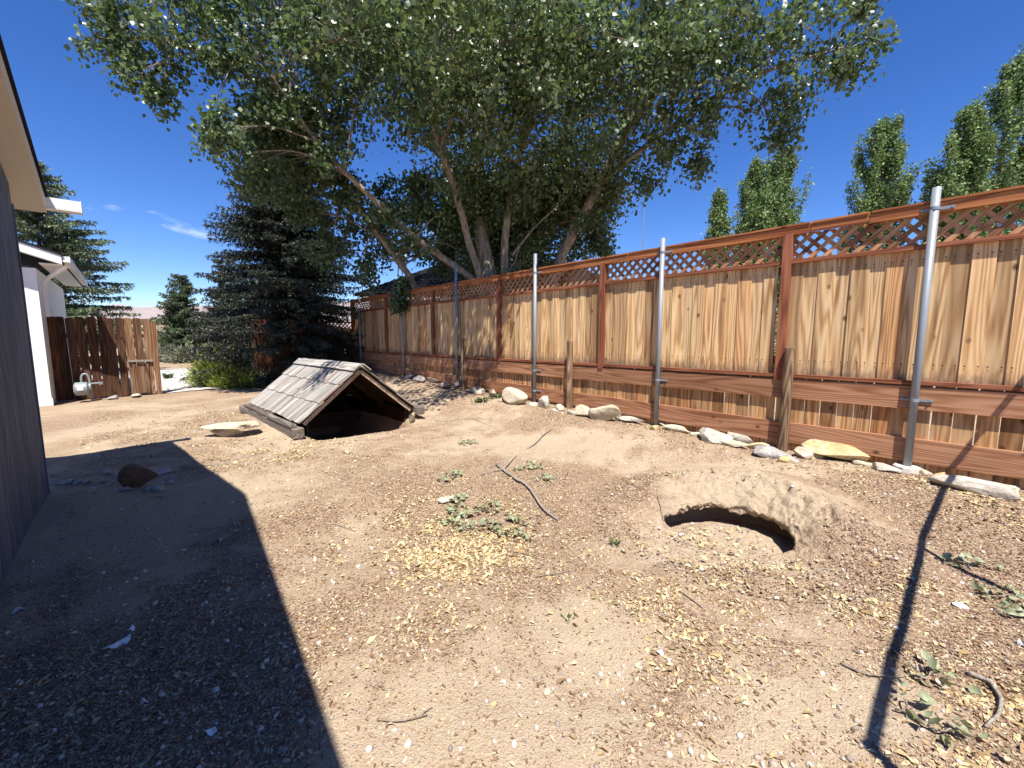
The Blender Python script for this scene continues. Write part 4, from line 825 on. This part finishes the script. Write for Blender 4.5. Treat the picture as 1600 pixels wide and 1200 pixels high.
def spruce(name, label, base, Ht, rad, mat, seed, z0=.4, nw=30, per=7, droop=.35, dens=1., lean=0., front_cut=None, nl_=.075, lighten=0.):
    rs = np.random.default_rng(seed); rt = empty(name, base, label, 'tree'); b_ = np.array(base, float)
    zs = np.linspace(0, Ht, 12); part(MB().tube([b_ + [lean * z / Ht, 0, z] for z in zs], np.linspace(.028 * Ht**.8 * .9, .012, 12), 9), 'trunk', M['sbark'], rt, smooth=True)
    mb = MB(); NP, ND = [], []
    for w_ in range(nw):
        fz = (w_ + .5) / nw; z = z0 + (Ht - z0) * fz**1.05
        for k in range(per):
            a = rs.uniform(0, 6.283); rl = rad * (1 - (z - z0) / (Ht - z0 + .25))**.8 * rs.uniform(.62, 1.12) + .12
            if front_cut and z < front_cut[0] and (math.cos(a) * front_cut[1][0] + math.sin(a) * front_cut[1][1]) > .1: rl *= front_cut[2]
            dr = np.array([math.cos(a), math.sin(a), 0]); sd = np.array([-dr[1], dr[0], 0]); n = max(4, int(rl / .11)); t = np.linspace(0, 1, n + 1)
            up_ = .25 * (z / Ht)
            Q = b_ + np.array([lean * z / Ht, 0, z]) + dr * (t * rl)[:, None] + UP * (rl * (up_ * t - droop * t**1.3 * (1 - .45 * t)))[:, None] * 1.
            mb.tube(Q, np.linspace(.006 + .011 * rl / max(rad, .5), .003, n + 1), 4, False)
            for i in range(1, n + 1):
                for sg in (-1, 1, 0, 0):
                    if rs.random() > dens: continue
                    L = (.14 + .30 * (1 - t[i]) * min(1, rl)) * rs.uniform(.6, 1.2)
                    dd = dr * .65 + sd * sg * .85 + UP * (-.25 if sg else -.95) + rs.normal(size=3) * .13; dd /= np.linalg.norm(dd)
                    m_ = max(5, int(L / .0165)); tt = rs.random(m_); NP.append(Q[i] + dd * (tt * L)[:, None] + UP * (-.10 * L * tt**2)[:, None]); ND.append(np.repeat(dd[None], m_, 0))
    NP = np.concatenate(NP); ND = np.concatenate(ND); n = len(NP); r = rs.normal(size=(n, 3)); r -= ND * (r * ND).sum(1)[:, None]; r /= np.linalg.norm(r, axis=1)[:, None] + 1e-6
    tip = ND * .65 + r * .75; L = nl_ * rs.uniform(.7, 1.3, n)[:, None]; sdv = np.cross(tip, rs.normal(size=(n, 3))); sdv /= np.linalg.norm(sdv, axis=1)[:, None] + 1e-6
    V = np.stack([NP - sdv * L * .16, NP + sdv * L * .16, NP + tip * L], 1).reshape(-1, 3); part(mb, 'branches', M['sbark'], rt)['kind'] = 'stuff'
    o = mk('crown', V, np.arange(n * 3).reshape(n, 3), mat, rt, attr=np.repeat(np.clip(rs.normal(.45 + lighten, .25, n), 0, 1), 3)); o.matrix_parent_inverse = Matrix.Translation(-rt.location); return n
def onp(x, y): return (x, y, h1(x, y) - .03)
spruce('spruce_tree', 'tall dark blue spruce tree with drooping boughs behind the return fence', onp(-7.0, 13.25), 9.2, 2.85, M['bneedle'], 1, z0=.25, nw=46, per=12, droop=.42, front_cut=(1.2, (.70, -.70), .6), nl_=.085)
spruce('spruce_tree', 'sparse pale green spruce tree behind the white house wing', onp(-17.2, 15.6), 7.7, 3.5, M['gneedle'], 2, z0=.6, nw=24, per=7, droop=.1, dens=.8, nl_=.12, lighten=.3)
spruce('spruce_tree', 'small dark conical spruce standing out on the plain beyond the gravel', onp(-20.0, 25.5), 5.1, 1.7, M['gneedle'], 3, z0=.2, nw=20, per=7, droop=-.25, nl_=.13)
spruce('spruce_tree', 'hazy bluish conifer behind the left side of the tall spruce', onp(-15.2, 22.5), 5.6, 1.9, M['bneedle'], 4, z0=.2, nw=18, per=7, droop=.1, nl_=.13, lighten=.2)
spruce('spruce_sapling', 'young blue spruce bush at the edge of the return fence', onp(-7.55, 12.05), 1.3, .6, M['bneedle'], 6, z0=.08, nw=10, per=9, droop=.15, lighten=.25)
spruce('spruce_sapling', 'low blue spruce bush left of the return fence end', onp(-8.1, 13.6), 2.5, 1.0, M['bneedle'], 8, z0=.08, nw=14, per=9, droop=.2, lighten=.2)

def bush(name, label, c, rx, ry, rz_, mat, n, ls, seed, up=.8, cat='bush', spray=True, width=.14, group=None):
    rs = np.random.default_rng(seed); c = np.array([c[0], c[1], h1(c[0], c[1])]); rt = empty(name, c, label, cat, group); mb = MB(); P, D = [], []
    for k in range(max(12, n // 90)):
        v = rs.normal(size=3); v[2] = abs(v[2]) * up + .12; v /= np.linalg.norm(v); e = c + v * np.array([rx, ry, rz_]) * rs.uniform(.75, 1.08); Q = smoothline([c, c + (e - c) * .5 + UP * .08 * rz_, e], 3); mb.tube(Q, np.linspace(.014, .004, len(Q)), 4, False)
        m_ = n // max(12, n // 90); f = rs.uniform(.3, 1.0, m_)**.7; i0 = f * (len(Q) - 1); lo = np.floor(i0).astype(int).clip(0, len(Q) - 2); P.append(Q[lo] + (Q[lo + 1] - Q[lo]) * (i0 - lo)[:, None] + rs.normal(size=(m_, 3)) * .09 * rx); D.append(v + rs.normal(size=(m_, 3)) * .45)
    P = np.concatenate(P); D = np.concatenate(D); D /= np.linalg.norm(D, axis=1)[:, None]; P[:, 2] = np.maximum(P[:, 2], c[2] + .02); m_ = len(P); sdv = np.cross(D, rs.normal(size=(m_, 3))); sdv /= np.linalg.norm(sdv, axis=1)[:, None]; L = ls * rs.uniform(.6, 1.3, m_)[:, None]
    V = np.stack([P - sdv * L * width, P + sdv * L * width, P + D * L], 1).reshape(-1, 3); part(mb, 'stems', M['sbark'], rt)['kind'] = 'stuff'
    o = mk('foliage', V, np.arange(m_ * 3).reshape(m_, 3), mat, rt, attr=np.repeat(np.clip(rs.normal(.5, .28, m_), 0, 1), 3)); o.matrix_parent_inverse = Matrix.Translation(-rt.location)
bush('juniper_bush', 'bright yellow green spreading juniper beside the gravel path', (-8.55, 12.35), .9, .9, 1.1, M['juniper'], 17000, .09, 11)
bush('juniper_bush', 'low front mound of yellow green juniper at the gravel edge', (-7.75, 11.75), .75, .5, .55, M['juniper'], 9000, .08, 12)
bush('dry_bush', 'tangled half dead grey brown bush behind the juniper', (-11.2, 18.0), 1.5, 1.2, 1.9, M['sage'], 2200, .12, 13, up=1.)
for i, (x, y, r) in enumerate(((-26.0, 31, 1.6), (-22.5, 29, 1.3), (-28.5, 36, 1.7), (-24.0, 35, 1.5), (-30.5, 33, 1.5), (-26.5, 40, 1.8), (-30, 43, 1.9), (-33, 40, 1.9), (-19.6, 24.2, 1.1), (-18.2, 23.4, 1.0), (-21.2, 25.0, 1.1))):
    bush('sagebrush', 'round grey green sagebrush on the plain beyond the gravel', (x, y), r, r, r * .95, M['sage'], 1800, .2, 20 + i, cat='shrub', group='sagebrush beyond the gate')

def poplar(label, px, top, width_px, Yd, seed, lean=0.):
    rs = np.random.default_rng(seed); t = at(px, top, Yd); Ht = t[2] + .0; x0 = t[0] - lean; Ht *= .93; rt = empty('poplar_tree', (x0, Yd, 0), label, 'tree', 'poplars beyond the fence'); wd = width_px * Yd / CAM_F / 2
    part(MB().tube([(x0 + lean * f, Yd, Ht * f * .97) for f in np.linspace(0, 1, 8)], np.linspace(.22, .02, 8), 8), 'trunk', M['cbark'], rt, smooth=True); mb = MB(); P = []
    for k in range(105):
        f = rs.uniform(.12, .98); z = Ht * f; a = rs.uniform(0, 6.283); rl = wd * (math.sin(min(1, (1 - f) * 1.9 + .08) * 1.57))**.9 * rs.uniform(.35, 1.0); dr = np.array([math.cos(a), math.sin(a), 0]); b_ = np.array([x0 + lean * f, Yd, z]); e = b_ + dr * rl + UP * rl * rs.uniform(1.2, 2.8)
        Q = smoothline([b_, b_ + dr * rl * .65 + UP * rl * .4, e], 3); mb.tube(Q, np.linspace(.03, .008, len(Q)), 3, False)
        m_ = 300; f2 = rs.uniform(.25, 1.05, m_); P.append(b_ + (e - b_) * f2[:, None] + dr * (rl * .25 * np.sin(f2 * 3.1))[:, None] + rs.normal(size=(m_, 3)) * np.array([.13, .13, .2]))
    V, F_, A = leaves_at(np.concatenate(P), .135, rs, -.2); part(mb, 'branches', M['cbark'], rt)['kind'] = 'stuff'; o = mk('crown', V, F_, M['pleaf'], rt, attr=A); o.matrix_parent_inverse = Matrix.Translation(-rt.location)
poplar('small slim poplar left of the twin poplars beyond the fence', 1126, 290, 34, 27, 1)
poplar('left one of the twin poplars under the cottonwood boughs', 1184, 240, 62, 28, 2); poplar('right one of the twin poplars, leaning slightly, beyond the fence', 1228, 228, 72, 28.5, 3, .6)
poplar('single tall slim poplar between the twin poplars and the big pair', 1392, 168, 88, 26, 4, .5); poplar('big dense poplar left of its pair behind the lattice', 1518, 150, 80, 23, 5, .3); poplar('tallest poplar of the big pair behind the lattice', 1592, 70, 110, 23.5, 6, .3)
poplar('poplar beyond the fence end, right of the big pair', 1690, 60, 110, 24, 7)
bush('roadside_shrub', 'leafy shrub seen through the lattice beyond the fence', (9.5, 13.5), 1.6, 1.2, 2.6, M['pleaf'], 4500, .14, 41, width=.3, cat='shrub'); bush('roadside_shrub', 'low leafy shrub behind the fence below the single poplar', (6.6, 12.5), 1.2, 1.0, 2.3, M['pleaf'], 3500, .14, 42, width=.3, cat='shrub')

# ------------------------------------------------------------------ neighbour's house, mast, far fence
nb = empty('neighbour_house', (0, 19, 0), 'dark hip roofed neighbouring house behind the fence under the cottonwood', 'house')
x0, x1, y0, y1, ze, zr_ = -6.2, 5.5, 16.6, 23, 3.1, 4.9
part(MB().box(((x0 + x1) / 2, (y0 + y1) / 2, 1.5), (x1 - x0 - .9, 0, 0), (0, y1 - y0 - .9, 0), (0, 0, 3.0)), 'wall', M['siding'], nb)
ym = (y0 + y1) / 2; ra, rb2 = np.array([x0 + 3.2, ym, zr_]), np.array([x1 - 3.2, ym, zr_]); c = [np.array(q_) for q_ in ((x0, y0, ze), (x1, y0, ze), (x1, y1, ze), (x0, y1, ze))]
for quad in ((c[0], c[1], rb2, ra), (c[1], c[2], rb2), (c[2], c[3], ra, rb2), (c[3], c[0], ra)): part(MB().prism(list(quad), (0, 0, .05)), 'roof', M['asphalt'], nb)
def courses(P0_, P1_, Q0, Q1, n):
    for i in range(n):
        f0, f1 = i / n, (i + 1) / n; a, b_ = P0_ + (Q0 - P0_) * f0, P1_ + (Q1 - P1_) * f0; d, e = P0_ + (Q0 - P0_) * (f1 + .01), P1_ + (Q1 - P1_) * (f1 + .01)
        part(MB().prism([a + UP * .085, b_ + UP * .085, e + UP * .06, d + UP * .06], (0, 0, .015)), 'shingle_course', M['asphalt'], nb)
courses(c[0], c[1], ra, rb2, 14); courses(c[3], c[0], ra, ra, 14)
part(MB().box((0, y0 - .02 + .45, ze - .1), (x1 - x0 - .02, 0, 0), (0, .9, 0), (0, 0, .12)), 'eave_board', M['cream'], nb)
ms = empty('antenna_mast', at(1000, 528, 30) * [1, 1, 0], 'thin dark antenna mast rising behind the fence right of the cottonwood', 'mast')
p = ms.location; part(MB().tube([(p.x, p.y, 0), (p.x, p.y, 8), (p.x, p.y, 13)], [.04, .03, .012], 6), 'mast', M['greytrim'], ms); part(MB().tube([(p.x, p.y, 7.9), (p.x, p.y, 8.3)], .05, 8), 'joint', M['greytrim'], ms)
ff = empty('far_fence', (-75, 88, 3), 'distant brown board fence at the foot of the hills', 'fence')
for i in range(10): part(MB().box((-118 + i * 8.05, 88, 4.3), (7.9, 0, 0), (0, .1, 0), (0, 0, 2.2)), 'panel', M['darkpicket'], ff)
